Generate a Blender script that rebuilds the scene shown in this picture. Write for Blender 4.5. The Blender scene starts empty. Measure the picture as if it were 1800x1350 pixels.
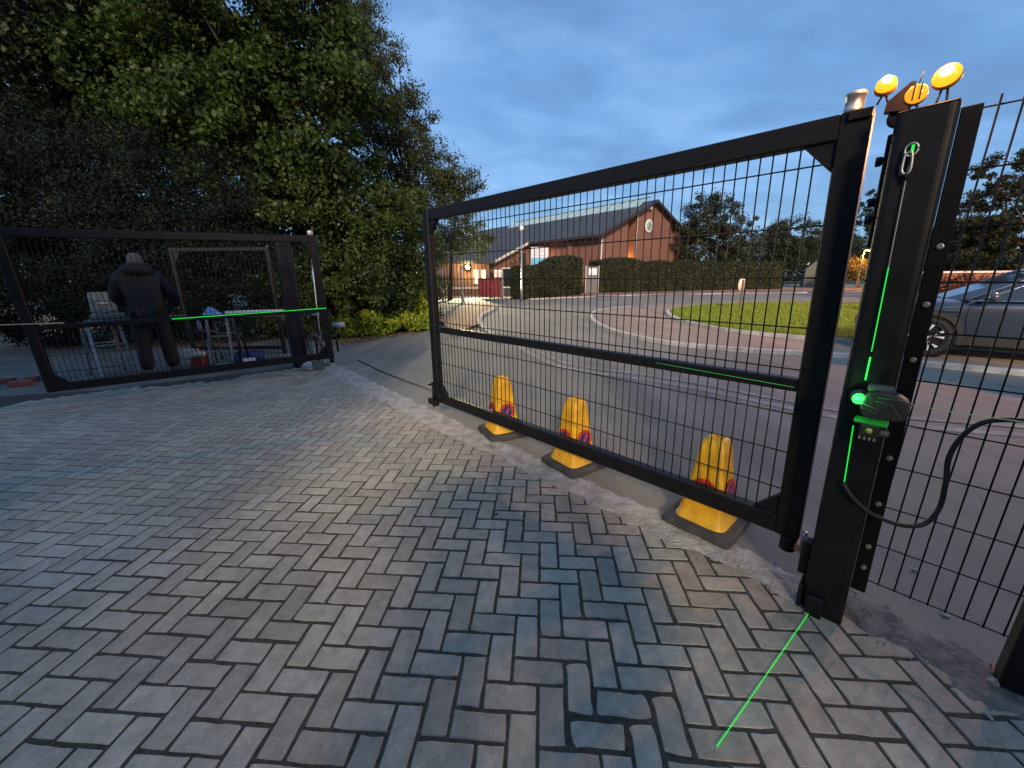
import bpy, bmesh, math, random
import numpy as np
from mathutils import Vector, Matrix

random.seed(7)
rng = np.random.default_rng(7)
scene = bpy.context.scene
COL = scene.collection
rad = math.radians

# ------------------------------------------------------------------ camera
CAM_H = 1.52
FOC = 676.0                     # focal length in pixels of the 1800 px wide photograph
PITCH, ROLL = rad(15.6), rad(0.5)
Fv = Vector((0, math.cos(PITCH), -math.sin(PITCH)))
R0 = Vector((1, 0, 0)); U0 = R0.cross(Fv)
Rv = R0 * math.cos(ROLL) - U0 * math.sin(ROLL)
Uv = U0 * math.cos(ROLL) + R0 * math.sin(ROLL)
cam_d = bpy.data.cameras.new('camera')
cam_d.sensor_fit = 'HORIZONTAL'; cam_d.sensor_width = 36.0
cam_d.lens = 36.0 * FOC / 1800.0
cam_d.clip_start = 0.02; cam_d.clip_end = 1500
cam = bpy.data.objects.new('camera', cam_d); COL.objects.link(cam)
cm = Matrix((Rv, Uv, -Fv)).transposed().to_4x4(); cm.translation = (0, 0, CAM_H)
cam.matrix_world = cm
scene.camera = cam

# ------------------------------------------------------------------ world, sun, exposure
SUN_EL, SUN_AZ = rad(25), rad(182)        # low warm light from behind the camera
w = bpy.data.worlds.new('World'); scene.world = w; w.use_nodes = True
nt = w.node_tree; nt.nodes.clear()
def N(nt, t, **k):
    n = nt.nodes.new(t)
    for a, b in k.items(): setattr(n, a, b)
    return n
out = N(nt, 'ShaderNodeOutputWorld'); bg = N(nt, 'ShaderNodeBackground')
sky = N(nt, 'ShaderNodeTexSky'); sky.sky_type = 'NISHITA'; sky.sun_disc = False
sky.sun_elevation = SUN_EL; sky.sun_rotation = SUN_AZ
sky.air_density = 1.4; sky.dust_density = 0.4; sky.ozone_density = 3.0
tc = N(nt, 'ShaderNodeTexCoord'); sep = N(nt, 'ShaderNodeSeparateXYZ')
nt.links.new(tc.outputs['Generated'], sep.inputs[0])
# cloud sheet: project the view direction on a plane overhead
mz = N(nt, 'ShaderNodeMath', operation='MAXIMUM'); mz.inputs[1].default_value = 0.0
nt.links.new(sep.outputs['Z'], mz.inputs[0])
ad = N(nt, 'ShaderNodeMath', operation='ADD'); ad.inputs[1].default_value = 0.22
nt.links.new(mz.outputs[0], ad.inputs[0])
dv = N(nt, 'ShaderNodeVectorMath', operation='DIVIDE')
cz = N(nt, 'ShaderNodeCombineXYZ')
for i in range(3): nt.links.new(ad.outputs[0], cz.inputs[i])
nt.links.new(tc.outputs['Generated'], dv.inputs[0]); nt.links.new(cz.outputs[0], dv.inputs[1])
ns = N(nt, 'ShaderNodeTexNoise'); ns.inputs['Scale'].default_value = 1.9
ns.inputs['Detail'].default_value = 5; ns.inputs['Roughness'].default_value = 0.5; ns.inputs['Distortion'].default_value = 0.25
mp = N(nt, 'ShaderNodeMapping'); mp.inputs['Scale'].default_value = (1.0, 1.7, 0.35); mp.inputs['Rotation'].default_value = (0, 0, rad(-18)); mp.inputs['Location'].default_value = (0.7, 0.3, 0)
nt.links.new(dv.outputs[0], mp.inputs[0]); nt.links.new(mp.outputs[0], ns.inputs['Vector'])
cr = N(nt, 'ShaderNodeValToRGB')
e = cr.color_ramp.elements
e[0].position = 0.30; e[0].color = (1.1, 2.2, 4.4, 1)
e[1].position = 0.72; e[1].color = (2.55, 4.5, 7.9, 1)
e2 = e.new(0.47); e2.color = (1.45, 3.0, 5.9, 1)
nt.links.new(ns.outputs['Fac'], cr.inputs['Fac'])
mx = N(nt, 'ShaderNodeMix', data_type='RGBA'); mx.blend_type = 'MIX'; mx.inputs[0].default_value = 0.72
tint = N(nt, 'ShaderNodeMix', data_type='RGBA'); tint.blend_type = 'MULTIPLY'; tint.inputs[0].default_value = 1.0
nt.links.new(sky.outputs[0], tint.inputs[6]); tint.inputs[7].default_value = (0.66, 0.85, 1.03, 1)
nt.links.new(tint.outputs[2], mx.inputs[6]); nt.links.new(cr.outputs['Color'], mx.inputs[7])
nt.links.new(mx.outputs[2], bg.inputs['Color']); bg.inputs['Strength'].default_value = 0.08
nt.links.new(bg.outputs[0], out.inputs['Surface'])

sl = bpy.data.lights.new('sun', 'SUN'); sl.energy = 2.6; sl.angle = rad(9); sl.color = (1.0, 0.77, 0.52)
sun = bpy.data.objects.new('sun', sl); COL.objects.link(sun)
sdir = Vector((math.sin(SUN_AZ) * math.cos(SUN_EL), math.cos(SUN_AZ) * math.cos(SUN_EL), math.sin(SUN_EL)))
sun.rotation_euler = sdir.to_track_quat('Z', 'Y').to_euler(); sun.location = sdir * 40

vs = scene.view_settings
vs.view_transform = 'Standard'; vs.look = 'None'; vs.exposure = 0.72; vs.gamma = 1.0; vs.use_curve_mapping = False
scene.render.engine = 'CYCLES'
scene.cycles.max_bounces = 6; scene.cycles.transparent_max_bounces = 8
scene.cycles.sample_clamp_indirect = 3.0
scene.cycles.use_denoising = True

# ------------------------------------------------------------------ helpers: where a sight line meets the ground / a depth
def ray(x, y): return Fv + Rv * ((x - 900) / FOC) - Uv * ((y - 675) / FOC)
def G(x, y, z=0.0):
    v = ray(x, y); t = (z - CAM_H) / v.z
    return Vector((0, 0, CAM_H)) + v * t
def at(x, y, Y):
    v = ray(x, y); return Vector((0, 0, CAM_H)) + v * (Y / v.y)
def hgt(x, y, X, Y):
    v = ray(x, y); t = (v.x * X + v.y * Y) / (v.x ** 2 + v.y ** 2); return CAM_H + v.z * t
GD = Vector((0.697, -0.717, 0)); GN = Vector((0.717, 0.697, 0))       # gate line: along, across
def GL(a, q, z=0.0): return GD * a + GN * q + Vector((0, 0, z))
GROT = math.atan2(-0.717, 0.697)

# ------------------------------------------------------------------ materials
MATS = {}
def mat(name, col, rough=0.7, metal=0.0, var=0.0, scale=6.0, bump=0.0, bscale=None, emit=None, estr=0.0, spec=0.5, col2=None, coat=0.0, detail=4, coords='Object'):
    if name in MATS: return MATS[name]
    m = bpy.data.materials.new(name); m.use_nodes = True; t = m.node_tree
    b = t.nodes['Principled BSDF']
    b.inputs['Roughness'].default_value = rough; b.inputs['Metallic'].default_value = metal
    b.inputs['Specular IOR Level'].default_value = spec; b.inputs['Coat Weight'].default_value = coat
    b.inputs['Base Color'].default_value = (*col, 1)
    co = N(t, 'ShaderNodeTexCoord')
    if var > 0 or col2:
        n = N(t, 'ShaderNodeTexNoise'); n.inputs['Scale'].default_value = scale; n.inputs['Detail'].default_value = detail; n.inputs['Roughness'].default_value = 0.6
        t.links.new(co.outputs[coords], n.inputs['Vector'])
        r = N(t, 'ShaderNodeValToRGB')
        c2 = col2 or tuple(min(1, c * (1 + var)) for c in col); c1 = tuple(c * (1 - var) for c in col) if not col2 else col
        r.color_ramp.elements[0].position = 0.32; r.color_ramp.elements[0].color = (*c1, 1)
        r.color_ramp.elements[1].position = 0.68; r.color_ramp.elements[1].color = (*c2, 1)
        t.links.new(n.outputs['Fac'], r.inputs['Fac']); t.links.new(r.outputs['Color'], b.inputs['Base Color'])
    if bump > 0:
        n2 = N(t, 'ShaderNodeTexNoise'); n2.inputs['Scale'].default_value = bscale or scale * 4; n2.inputs['Detail'].default_value = 5
        t.links.new(co.outputs[coords], n2.inputs['Vector'])
        bp = N(t, 'ShaderNodeBump'); bp.inputs['Strength'].default_value = bump; bp.inputs['Distance'].default_value = 0.02
        t.links.new(n2.outputs['Fac'], bp.inputs['Height']); t.links.new(bp.outputs[0], b.inputs['Normal'])
    if emit:
        b.inputs['Emission Color'].default_value = (*emit, 1); b.inputs['Emission Strength'].default_value = estr
    MATS[name] = m
    return m

def leaf_mat(name, dark, light, trans=0.35, rough=0.55):
    m = bpy.data.materials.new(name); m.use_nodes = True; t = m.node_tree; t.nodes.clear()
    o = N(t, 'ShaderNodeOutputMaterial'); b = N(t, 'ShaderNodeBsdfPrincipled'); tr = N(t, 'ShaderNodeBsdfTranslucent'); mxs = N(t, 'ShaderNodeMixShader')
    at_ = N(t, 'ShaderNodeAttribute', attribute_name='tint'); r = N(t, 'ShaderNodeValToRGB')
    r.color_ramp.elements[0].color = (*dark, 1); r.color_ramp.elements[1].color = (*light, 1)
    t.links.new(at_.outputs['Fac'], r.inputs['Fac'])
    t.links.new(r.outputs[0], b.inputs['Base Color']); t.links.new(r.outputs[0], tr.inputs['Color'])
    b.inputs['Roughness'].default_value = rough; b.inputs['Specular IOR Level'].default_value = 0.35
    mxs.inputs[0].default_value = trans
    t.links.new(b.outputs[0], mxs.inputs[1]); t.links.new(tr.outputs[0], mxs.inputs[2]); t.links.new(mxs.outputs[0], o.inputs[0])
    MATS[name] = m
    return m

def paver_mat(name, island):
    m = bpy.data.materials.new(name); m.use_nodes = True; t = m.node_tree; b = t.nodes['Principled BSDF']
    geo = N(t, 'ShaderNodeNewGeometry'); oi = N(t, 'ShaderNodeObjectInfo')
    rnd = geo.outputs['Random Per Island'] if island else oi.outputs['Random']
    base = N(t, 'ShaderNodeValToRGB'); e = base.color_ramp.elements
    e[0].position = 0.0; e[0].color = (0.295, 0.268, 0.208, 1); e[1].position = 1.0; e[1].color = (0.395, 0.362, 0.285, 1)
    e2 = base.color_ramp.elements.new(0.5); e2.color = (0.345, 0.316, 0.248, 1)
    t.links.new(rnd, base.inputs['Fac'])
    n = N(t, 'ShaderNodeTexNoise'); n.inputs['Scale'].default_value = 14; n.inputs['Detail'].default_value = 6; n.inputs['Roughness'].default_value = 0.7
    t.links.new(geo.outputs['Position'], n.inputs['Vector'])
    n2 = N(t, 'ShaderNodeTexNoise'); n2.inputs['Scale'].default_value = 420; n2.inputs['Detail'].default_value = 2
    t.links.new(geo.outputs['Position'], n2.inputs['Vector'])
    n3 = N(t, 'ShaderNodeTexNoise'); n3.inputs['Scale'].default_value = 0.9; n3.inputs['Detail'].default_value = 5
    t.links.new(geo.outputs['Position'], n3.inputs['Vector'])
    def mul(a, src, lo, hi, p0=.3, p1=.7):
        mr = N(t, 'ShaderNodeMapRange'); mr.inputs['From Min'].default_value = p0; mr.inputs['From Max'].default_value = p1
        mr.inputs['To Min'].default_value = lo; mr.inputs['To Max'].default_value = hi
        t.links.new(src, mr.inputs['Value'])
        x = N(t, 'ShaderNodeMix', data_type='RGBA'); x.blend_type = 'MULTIPLY'; x.inputs[0].default_value = 1
        t.links.new(a, x.inputs[6]); t.links.new(mr.outputs[0], x.inputs[7]); return x.outputs[2]
    c = mul(base.outputs[0], n.outputs['Fac'], 0.72, 1.22)
    c = mul(c, n2.outputs['Fac'], 0.7, 1.3)
    c = mul(c, n3.outputs['Fac'], 0.78, 1.15)
    # pale aggregate specks
    v = N(t, 'ShaderNodeTexVoronoi'); v.inputs['Scale'].default_value = 85
    t.links.new(geo.outputs['Position'], v.inputs['Vector'])
    lt = N(t, 'ShaderNodeMath', operation='LESS_THAN'); lt.inputs[1].default_value = 0.16; t.links.new(v.outputs['Distance'], lt.inputs[0])
    vs_ = N(t, 'ShaderNodeSeparateColor'); t.links.new(v.outputs['Color'], vs_.inputs[0])
    gt = N(t, 'ShaderNodeMath', operation='GREATER_THAN'); gt.inputs[1].default_value = 0.86; t.links.new(vs_.outputs[0], gt.inputs[0])
    an = N(t, 'ShaderNodeMath', operation='MULTIPLY'); t.links.new(lt.outputs[0], an.inputs[0]); t.links.new(gt.outputs[0], an.inputs[1])
    sc_ = N(t, 'ShaderNodeMath', operation='MULTIPLY'); sc_.inputs[1].default_value = 0.75; t.links.new(an.outputs[0], sc_.inputs[0])
    x = N(t, 'ShaderNodeMix', data_type='RGBA'); t.links.new(sc_.outputs[0], x.inputs[0]); t.links.new(c, x.inputs[6]); x.inputs[7].default_value = (0.7, 0.69, 0.67, 1)
    t.links.new(x.outputs[2], b.inputs['Base Color'])
    b.inputs['Roughness'].default_value = 0.72; b.inputs['Specular IOR Level'].default_value = 0.4
    bp = N(t, 'ShaderNodeBump'); bp.inputs['Strength'].default_value = 0.5; bp.inputs['Distance'].default_value = 0.004
    t.links.new(n2.outputs['Fac'], bp.inputs['Height'])
    bp2 = N(t, 'ShaderNodeBump'); bp2.inputs['Strength'].default_value = 0.35; bp2.inputs['Distance'].default_value = 0.01
    t.links.new(n.outputs['Fac'], bp2.inputs['Height']); t.links.new(bp.outputs[0], bp2.inputs['Normal']); t.links.new(bp2.outputs[0], b.inputs['Normal'])
    MATS[name] = m
    return m

STEEL = mat('black_steel', (0.006, 0.006, 0.0065), 0.5, 0.0, 0.25, 30, 0.05, 300, spec=0.28)
WIRE = mat('black_wire', (0.005, 0.005, 0.0055), 0.5, spec=0.25)
GALV = mat('galvanised', (0.42, 0.42, 0.42), 0.45, 0.8, 0.25, 20)
POSTM = mat('post_paint', (0.007, 0.007, 0.008), 0.5, 0.0, 0.4, 9, 0.04, 160, spec=0.3)
RUBBER = mat('black_rubber', (0.014, 0.014, 0.014), 0.6)
def tarmac_mat(name, c, warm):
    m = bpy.data.materials.new(name); m.use_nodes = True; t = m.node_tree; b = t.nodes['Principled BSDF']
    geo = N(t, 'ShaderNodeNewGeometry')
    def nz(scale, det, rough, stretch=None):
        n = N(t, 'ShaderNodeTexNoise'); n.inputs['Scale'].default_value = scale; n.inputs['Detail'].default_value = det; n.inputs['Roughness'].default_value = rough
        if stretch:
            mp_ = N(t, 'ShaderNodeMapping'); mp_.inputs['Scale'].default_value = stretch; mp_.inputs['Rotation'].default_value = (0, 0, rad(35))
            t.links.new(geo.outputs['Position'], mp_.inputs[0]); t.links.new(mp_.outputs[0], n.inputs['Vector'])
        else: t.links.new(geo.outputs['Position'], n.inputs['Vector'])
        return n
    a, g, s_ = nz(0.55, 8, .65), nz(160, 3, .8), nz(1.0, 6, .6, (2.6, .25, 1))
    col = None
    for n, lo, hi, p0, p1 in ((a,.80,1.14,.32,.68),(g,.6,1.42,.3,.7),(s_,.84,1.12,.35,.65)):
        mr = N(t, 'ShaderNodeMapRange'); mr.inputs['From Min'].default_value = p0; mr.inputs['From Max'].default_value = p1; mr.inputs['To Min'].default_value = lo; mr.inputs['To Max'].default_value = hi
        t.links.new(n.outputs['Fac'], mr.inputs['Value'])
        x = N(t, 'ShaderNodeMix', data_type='RGBA'); x.blend_type = 'MULTIPLY'; x.inputs[0].default_value = 1
        if col is None: x.inputs[6].default_value = (*c, 1)
        else: t.links.new(col, x.inputs[6])
        t.links.new(mr.outputs[0], x.inputs[7]); col = x.outputs[2]
    t.links.new(col, b.inputs['Base Color']); b.inputs['Roughness'].default_value = .85
    bp = N(t, 'ShaderNodeBump'); bp.inputs['Strength'].default_value = .6; bp.inputs['Distance'].default_value = .006
    t.links.new(g.outputs['Fac'], bp.inputs['Height']); t.links.new(bp.outputs[0], b.inputs['Normal'])
    MATS[name] = m; return m
ASPH = tarmac_mat('asphalt', (0.205, 0.197, 0.158), 0)
ROADM = tarmac_mat('road_tarmac', (0.22, 0.21, 0.17), 0)
CEM = mat('cement', (0.36, 0.338, 0.288), 0.9, 0, 0.36, 9, 0.8, 60, detail=9)
KERB = mat('kerb_concrete', (0.48, 0.455, 0.42), 0.85, 0, 0.25, 5, 0.4, 60)
JOINT = mat('joint_sand', (0.05, 0.05, 0.038), 0.95, 0, 0.5, 40, 0.6, 300)
AMBER = mat('amber_lit', (0.5, 0.16, 0.01), 0.3, emit=(1.0, 0.27, 0.01), estr=1.5)
HOT = mat('lamp_hot', (1.0, 0.8, 0.4), 0.3, emit=(1.0, 0.62, 0.16), estr=10)
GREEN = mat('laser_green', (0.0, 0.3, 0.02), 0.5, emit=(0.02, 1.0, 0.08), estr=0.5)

# ------------------------------------------------------------------ mesh builder
class MB:
    def __init__(s): s.v = []; s.f = []; s.sm = []
    def add(s, vs, fs, smooth=False):
        o = len(s.v); s.v += [tuple(v) for v in vs]
        for f in fs: s.f.append(tuple(i + o for i in f)); s.sm.append(smooth)
        return s
    def box(s, x0, x1, y0, y1, z0, z1, b=0.0):
        if b <= 0:
            return s.add([(x0,y0,z0),(x1,y0,z0),(x1,y1,z0),(x0,y1,z0),(x0,y0,z1),(x1,y0,z1),(x1,y1,z1),(x0,y1,z1)],
                  [(0,3,2,1),(4,5,6,7),(0,1,5,4),(1,2,6,5),(2,3,7,6),(3,0,4,7)])
        # bevelled edges in z direction rings
        def ring(z, i): return [(x0+i,y0+b,z),(x0+b,y0+i,z),(x1-b,y0+i,z),(x1-i,y0+b,z),(x1-i,y1-b,z),(x1-b,y1-i,z),(x0+b,y1-i,z),(x0+i,y1-b,z)]
        rs = [ring(z0, b), ring(z0+b, 0), ring(z1-b, 0), ring(z1, b)]
        rs[0] = [(min(max(p[0],x0+b),x1-b),min(max(p[1],y0+b),y1-b),p[2]) for p in rs[0]]
        rs[3] = [(min(max(p[0],x0+b),x1-b),min(max(p[1],y0+b),y1-b),p[2]) for p in rs[3]]
        v = sum(rs, []); f = []
        for k in range(3):
            for i in range(8): j = (i+1) % 8; f.append((k*8+i, k*8+j, k*8+8+j, k*8+8+i))
        f.append(tuple(range(7,-1,-1))); f.append(tuple(range(24,32)))
        return s.add(v, f)
    def tube(s, pts, r, n=8, smooth=True, cap=True):
        pts = [Vector(p) for p in pts]; m = len(pts)
        rs = r if isinstance(r, (list, tuple)) else [r]*m
        vs = []; prev = None
        for i, p in enumerate(pts):
            t = (pts[min(i+1,m-1)] - pts[max(i-1,0)]).normalized()
            if prev is None:
                a = Vector((0,0,1)) if abs(t.z) < 0.9 else Vector((1,0,0)); u = t.cross(a).normalized()
            else:
                u = (prev - t * prev.dot(t)).normalized()
            prev = u; b = t.cross(u)
            for k in range(n):
                an = 2*math.pi*k/n + math.pi/n; vs.append(p + (u*math.cos(an) + b*math.sin(an))*rs[i])
        fs = []
        for i in range(m-1):
            for k in range(n): j = (k+1) % n; fs.append((i*n+k, i*n+j, i*n+n+j, i*n+n+k))
        if cap: fs.append(tuple(range(n-1,-1,-1))); fs.append(tuple(range((m-1)*n, m*n)))
        return s.add(vs, fs, smooth)
    def cyl(s, a, b, r, n=16, smooth=True): return s.tube([a, b], r, n, smooth)
    def prism(s, poly, z0, z1):
        n = len(poly)
        v = [(p[0],p[1],z0) for p in poly] + [(p[0],p[1],z1) for p in poly]
        f = [(i,(i+1)%n,n+(i+1)%n,n+i) for i in range(n)] + [tuple(range(n-1,-1,-1)), tuple(range(n,2*n))]
        return s.add(v, f)
    def prism_xz(s, poly, y0, y1):
        n = len(poly)
        v = [(p[0],y0,p[1]) for p in poly] + [(p[0],y1,p[1]) for p in poly]
        f = [(i,(i+1)%n,n+(i+1)%n,n+i) for i in range(n)] + [tuple(range(n-1,-1,-1)), tuple(range(n,2*n))]
        return s.add(v, f)
    def lathe(s, prof, c=(0,0,0), axis='z', n=24, smooth=True):
        vs = []; fs = []; m = len(prof)
        for r, z in prof:
            for k in range(n):
                a = 2*math.pi*k/n; x, y = r*math.cos(a), r*math.sin(a)
                vs.append({'z':(c[0]+x,c[1]+y,c[2]+z),'y':(c[0]+x,c[1]+z,c[2]+y),'x':(c[0]+z,c[1]+x,c[2]+y)}[axis])
        for i in range(m-1):
            for k in range(n): j=(k+1)%n; fs.append((i*n+k,i*n+j,i*n+n+j,i*n+n+k))
        fs.append(tuple(range(n-1,-1,-1))); fs.append(tuple(range((m-1)*n,m*n)))
        return s.add(vs, fs, smooth)
    def mesh(s, name):
        me = bpy.data.meshes.new(name); me.from_pydata(s.v, [], s.f)
        me.polygons.foreach_set('use_smooth', s.sm)
        bm = bmesh.new(); bm.from_mesh(me); bmesh.ops.recalc_face_normals(bm, faces=bm.faces); bm.to_mesh(me); bm.free()
        me.update(); return me
    def build(s, name, m=None, parent=None, mesh=None):
        me = mesh or s.mesh(name)
        if m: me.materials.clear(); me.materials.append(m)
        o = bpy.data.objects.new(name, me); COL.objects.link(o)
        if parent: o.parent = parent
        return o
def inst(name, me, parent=None, loc=(0,0,0), rot=(0,0,0), scale=None):
    o = bpy.data.objects.new(name, me); COL.objects.link(o)
    if parent: o.parent = parent
    o.location = loc; o.rotation_euler = rot
    if scale: o.scale = scale
    return o
def tag(o, label, cat, group=None):
    o['label'] = label; o['category'] = cat
    if group: o['group'] = group
    return o
def thing(name, label, cat, loc=(0,0,0), rz=0.0, group=None):
    o = bpy.data.objects.new(name, None); COL.objects.link(o); o.location = loc; o.rotation_euler = (0,0,rz); o.empty_display_size = 0.1
    return tag(o, label, cat, group)
def struct(o): o['kind'] = 'structure'; return o
def stuff(o): o['kind'] = 'stuff'; return o
def copy_tree(o, parent=None):
    c = o.copy(); COL.objects.link(c); c.parent = parent
    for ch in list(o.children): copy_tree(ch, c)
    return c
def catmull(pts, k=8, closed=False):
    pts = [Vector(p) for p in pts]; n = len(pts); o = []
    rngs = range(n) if closed else range(n-1)
    for i in rngs:
        g = (lambda j: pts[j % n]) if closed else (lambda j: pts[min(max(j,0),n-1)])
        p0,p1,p2,p3 = g(i-1),g(i),g(i+1),g(i+2)
        for q in range(k):
            t = q/k
            o.append(0.5*((2*p1)+(p2-p0)*t+(2*p0-5*p1+4*p2-p3)*t*t+(3*p1-p0-3*p2+p3)*t**3))
    if not closed: o.append(pts[-1])
    return o
def resample(pts, d):
    o = [pts[0]]; acc = 0
    for a, b in zip(pts[:-1], pts[1:]):
        L = (b-a).length; s_ = d-acc
        while s_ <= L: o.append(a.lerp(b, s_/L)); s_ += d
        acc = L-(s_-d)
    return o

# ================================================================== GROUND
def poly_sheet(name, pts, z, m, sub=None):
    me = bpy.data.meshes.new(name)
    me.from_pydata([(p[0], p[1], z) for p in pts], [], [tuple(range(len(pts)))])
    me.update(); me.materials.append(m)
    if me.polygons[0].normal.z < 0: me.flip_normals()
    o = bpy.data.objects.new(name, me); COL.objects.link(o); return o
GRASSG = mat('ground_earth', (0.045, 0.055, 0.025), 0.95, 0, 0.4, 0.3)
struct(poly_sheet('ground', [(-600,-60),(600,-60),(600,900),(-600,900)], -0.08, GRASSG))

def aq(p): return p.dot(GD), p.dot(GN)
near_px = [(560,650),(600,668),(640,690),(700,722),(770,758),(835,783),(950,839),(1060,890),(1200,964),(1330,1014),(1410,1066),(1480,1080),(1560,1125),(1650,1180),(1760,1255)]
far_px = [(590,640),(640,664),(700,694),(770,727),(830,756),(950,808),(1080,868),(1170,908),(1290,960),(1370,1005),(1440,1035),(1500,1052),(1600,1100),(1700,1150),(1790,1200)]
NA = sorted(aq(G(*p)) for p in near_px); FA = sorted(aq(G(*p)) for p in far_px)
na = np.array([p[0] for p in NA]); nq = np.array([p[1] for p in NA]); fa = np.array([p[0] for p in FA]); fq = np.array([p[1] for p in FA])
def q_near(a): return float(np.interp(a, na, nq))
def q_far(a): return float(np.interp(a, fa, fq))

# tarmac outside the gate and the road beyond
def world(a, q): v = GL(a, q); return (v.x, v.y)
edge = [world(a, q_far(a) - 0.04) for a in np.linspace(-7.2, 1.6, 60)]
poly = [(-30, 14), (-9.0, 9.6), (-4.6, 7.6)] + edge + [(6, -3), (60, -12), (60, 60), (-30, 60)]
struct(poly_sheet('road', poly, -0.003, ROADM))
kb_px = [(874,541),(867,547),(853,554),(846,563),(851,576),(870,591),(900,606),(940,628),(990,648),(1100,665),(1200,681),(1350,712),(1500,742),(1650,757),(1800,769)]
KB = catmull([G(*p) for p in kb_px], 8)
KB.append(G(1800,769) + Vector((6, -2.2, 0)))
foot = [(p.x, p.y) for p in KB[20:]] + [(8, -3)] + edge[::-1] + [(-4.6, 7.6), (-4.9, 9.4), (-3.0, 12.0), (-1.6, 13.4)]
struct(poly_sheet('pavement', foot, 0.001, ASPH))

# concrete yard behind the open leaf
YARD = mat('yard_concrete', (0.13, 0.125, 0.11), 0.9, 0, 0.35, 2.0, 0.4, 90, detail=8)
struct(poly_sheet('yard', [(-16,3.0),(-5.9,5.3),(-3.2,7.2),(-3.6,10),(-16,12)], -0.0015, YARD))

# block paving in 90 degree herringbone
UNIT = 0.1035; PA = rad(4.5)
pu = Vector((math.sin(PA), math.cos(PA), 0)); pv = Vector((math.cos(PA), -math.sin(PA), 0)); po = Vector((0.14, 1.74, 0))
PV = paver_mat('paver_concrete', False); PVI = paver_mat('paver_concrete_far', True)
paving = struct(poly_sheet('paving', [world(a, q_near(a) + 0.05) for a in np.linspace(-7.6, 1.6, 50)] + [(4,-3),(-14,-3),(-14,4.6),(-6.0,5.6),(-4.4,7.0)], -0.0027, JOINT))
A_ = Vector((-3.0, 6.38)); B_ = Vector((-5.7, 4.53)); gdn = (A_ - B_).normalized(); gnn = Vector((-gdn.y, gdn.x))
def in_paving(p):
    a, q = aq(p)
    if q > q_near(a) + 0.07 or a > 1.7: return False
    if (Vector((p.x, p.y)) - A_).dot(gnn) > 0.55 + 0.12*math.sin(p.x*3): return False
    return -12 < p.x < 3.6 and p.y > -1.6
cells = []
for iy in range(-60, 90):
    for ix in range(-130, 40):
        k = (ix - iy) % 4
        if k == 0:   # vertical: cells (ix,iy),(ix,iy+1)
            c = po + pv*(ix+0.5)*UNIT + pu*(iy+1)*UNIT; cells.append((c, 0))
        elif k == 1: # horizontal: (ix,iy),(ix+1,iy)
            c = po + pv*(ix+1)*UNIT + pu*(iy+0.5)*UNIT; cells.append((c, 1))
cells = [c for c in cells if in_paving(c[0])]
def in_view(p):
    d = Vector(p) - Vector((0,0,CAM_H)); wq = d.dot(Fv)
    return wq > 0.1 and abs(d.dot(Rv)/wq*FOC) < 930 and abs(d.dot(Uv)/wq*FOC) < 705
vis = sorted([c for c in cells if in_view(c[0])], key=lambda c: c[0].length)
near_c = vis[:300]; nearset = set(id(c) for c in near_c)
GAP = 0.0052
def paver_mesh(name, chip, seed, n_side=(2,4)):
    r = random.Random(seed); hx, hy = UNIT/2-GAP, UNIT-GAP
    pts = []
    cr_ = 0.004 + chip*0.006
    cors = [(-hx,-hy),(hx,-hy),(hx,hy),(-hx,hy)]
    for i in range(4):
        a = Vector(cors[i]); b = Vector(cors[(i+1)%4]); n = 2 if i % 2 == 0 else 4
        d = (b-a).normalized()
        for k in range(n+1):
            t = k/n; p = a.lerp(b, t)
            if k == 0: p += d*cr_*(0.6+r.random())
            if k == n: p -= d*cr_*(0.6+r.random())
            inward = Vector((-d.y, d.x)); p += inward*abs(r.gauss(0, 0.0014+0.0035*chip))
            pts.append(p)
    n = len(pts); top = []; 
    v = [(p.x, p.y, -0.03) for p in pts] + [(p.x, p.y, -0.0018-0.0008*r.random()) for p in pts]
    ch = 0.0032+0.003*chip
    v += [(p.x*(1-ch/hx), p.y*(1-ch/hy), r.gauss(0,0.0003)) for p in pts]
    f = []
    for k in range(2):
        for i in range(n): j=(i+1)%n; f.append((k*n+i,k*n+j,k*n+n+j,k*n+n+i))
    f.append(tuple(range(2*n,3*n)))
    mb = MB(); mb.add(v, f); return mb.mesh(name)
variants = [paver_mesh('paver', c, s) for s, c in enumerate([0,0,0,.15,.15,.3,.3,.5,.8,1.2])]
for me in variants: me.materials.append(PV)
broken = G(1085, 1275)
for c, o in near_c:
    dd = (c - broken).length
    vi = random.choice([8,9,9]) if dd < 0.22 else random.choice(range(8)) if c.y < 2 else random.choice(range(6))
    ob = inst('paver', variants[vi], paving)
    sc_ = 1 - (0.05*random.random() if dd < 0.22 else 0)
    ob.location = c + Vector((random.gauss(0,.0008), random.gauss(0,.0008), random.gauss(0,.0005) - (0.0011*random.random() if dd < .2 else 0)))
    ob.rotation_euler = (random.gauss(0,.004), random.gauss(0,.004), -PA + (math.pi/2 if o else 0) + random.gauss(0,.006) + (math.pi if random.random()<.5 else 0))
    ob.scale = (sc_, sc_, 1)
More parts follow.
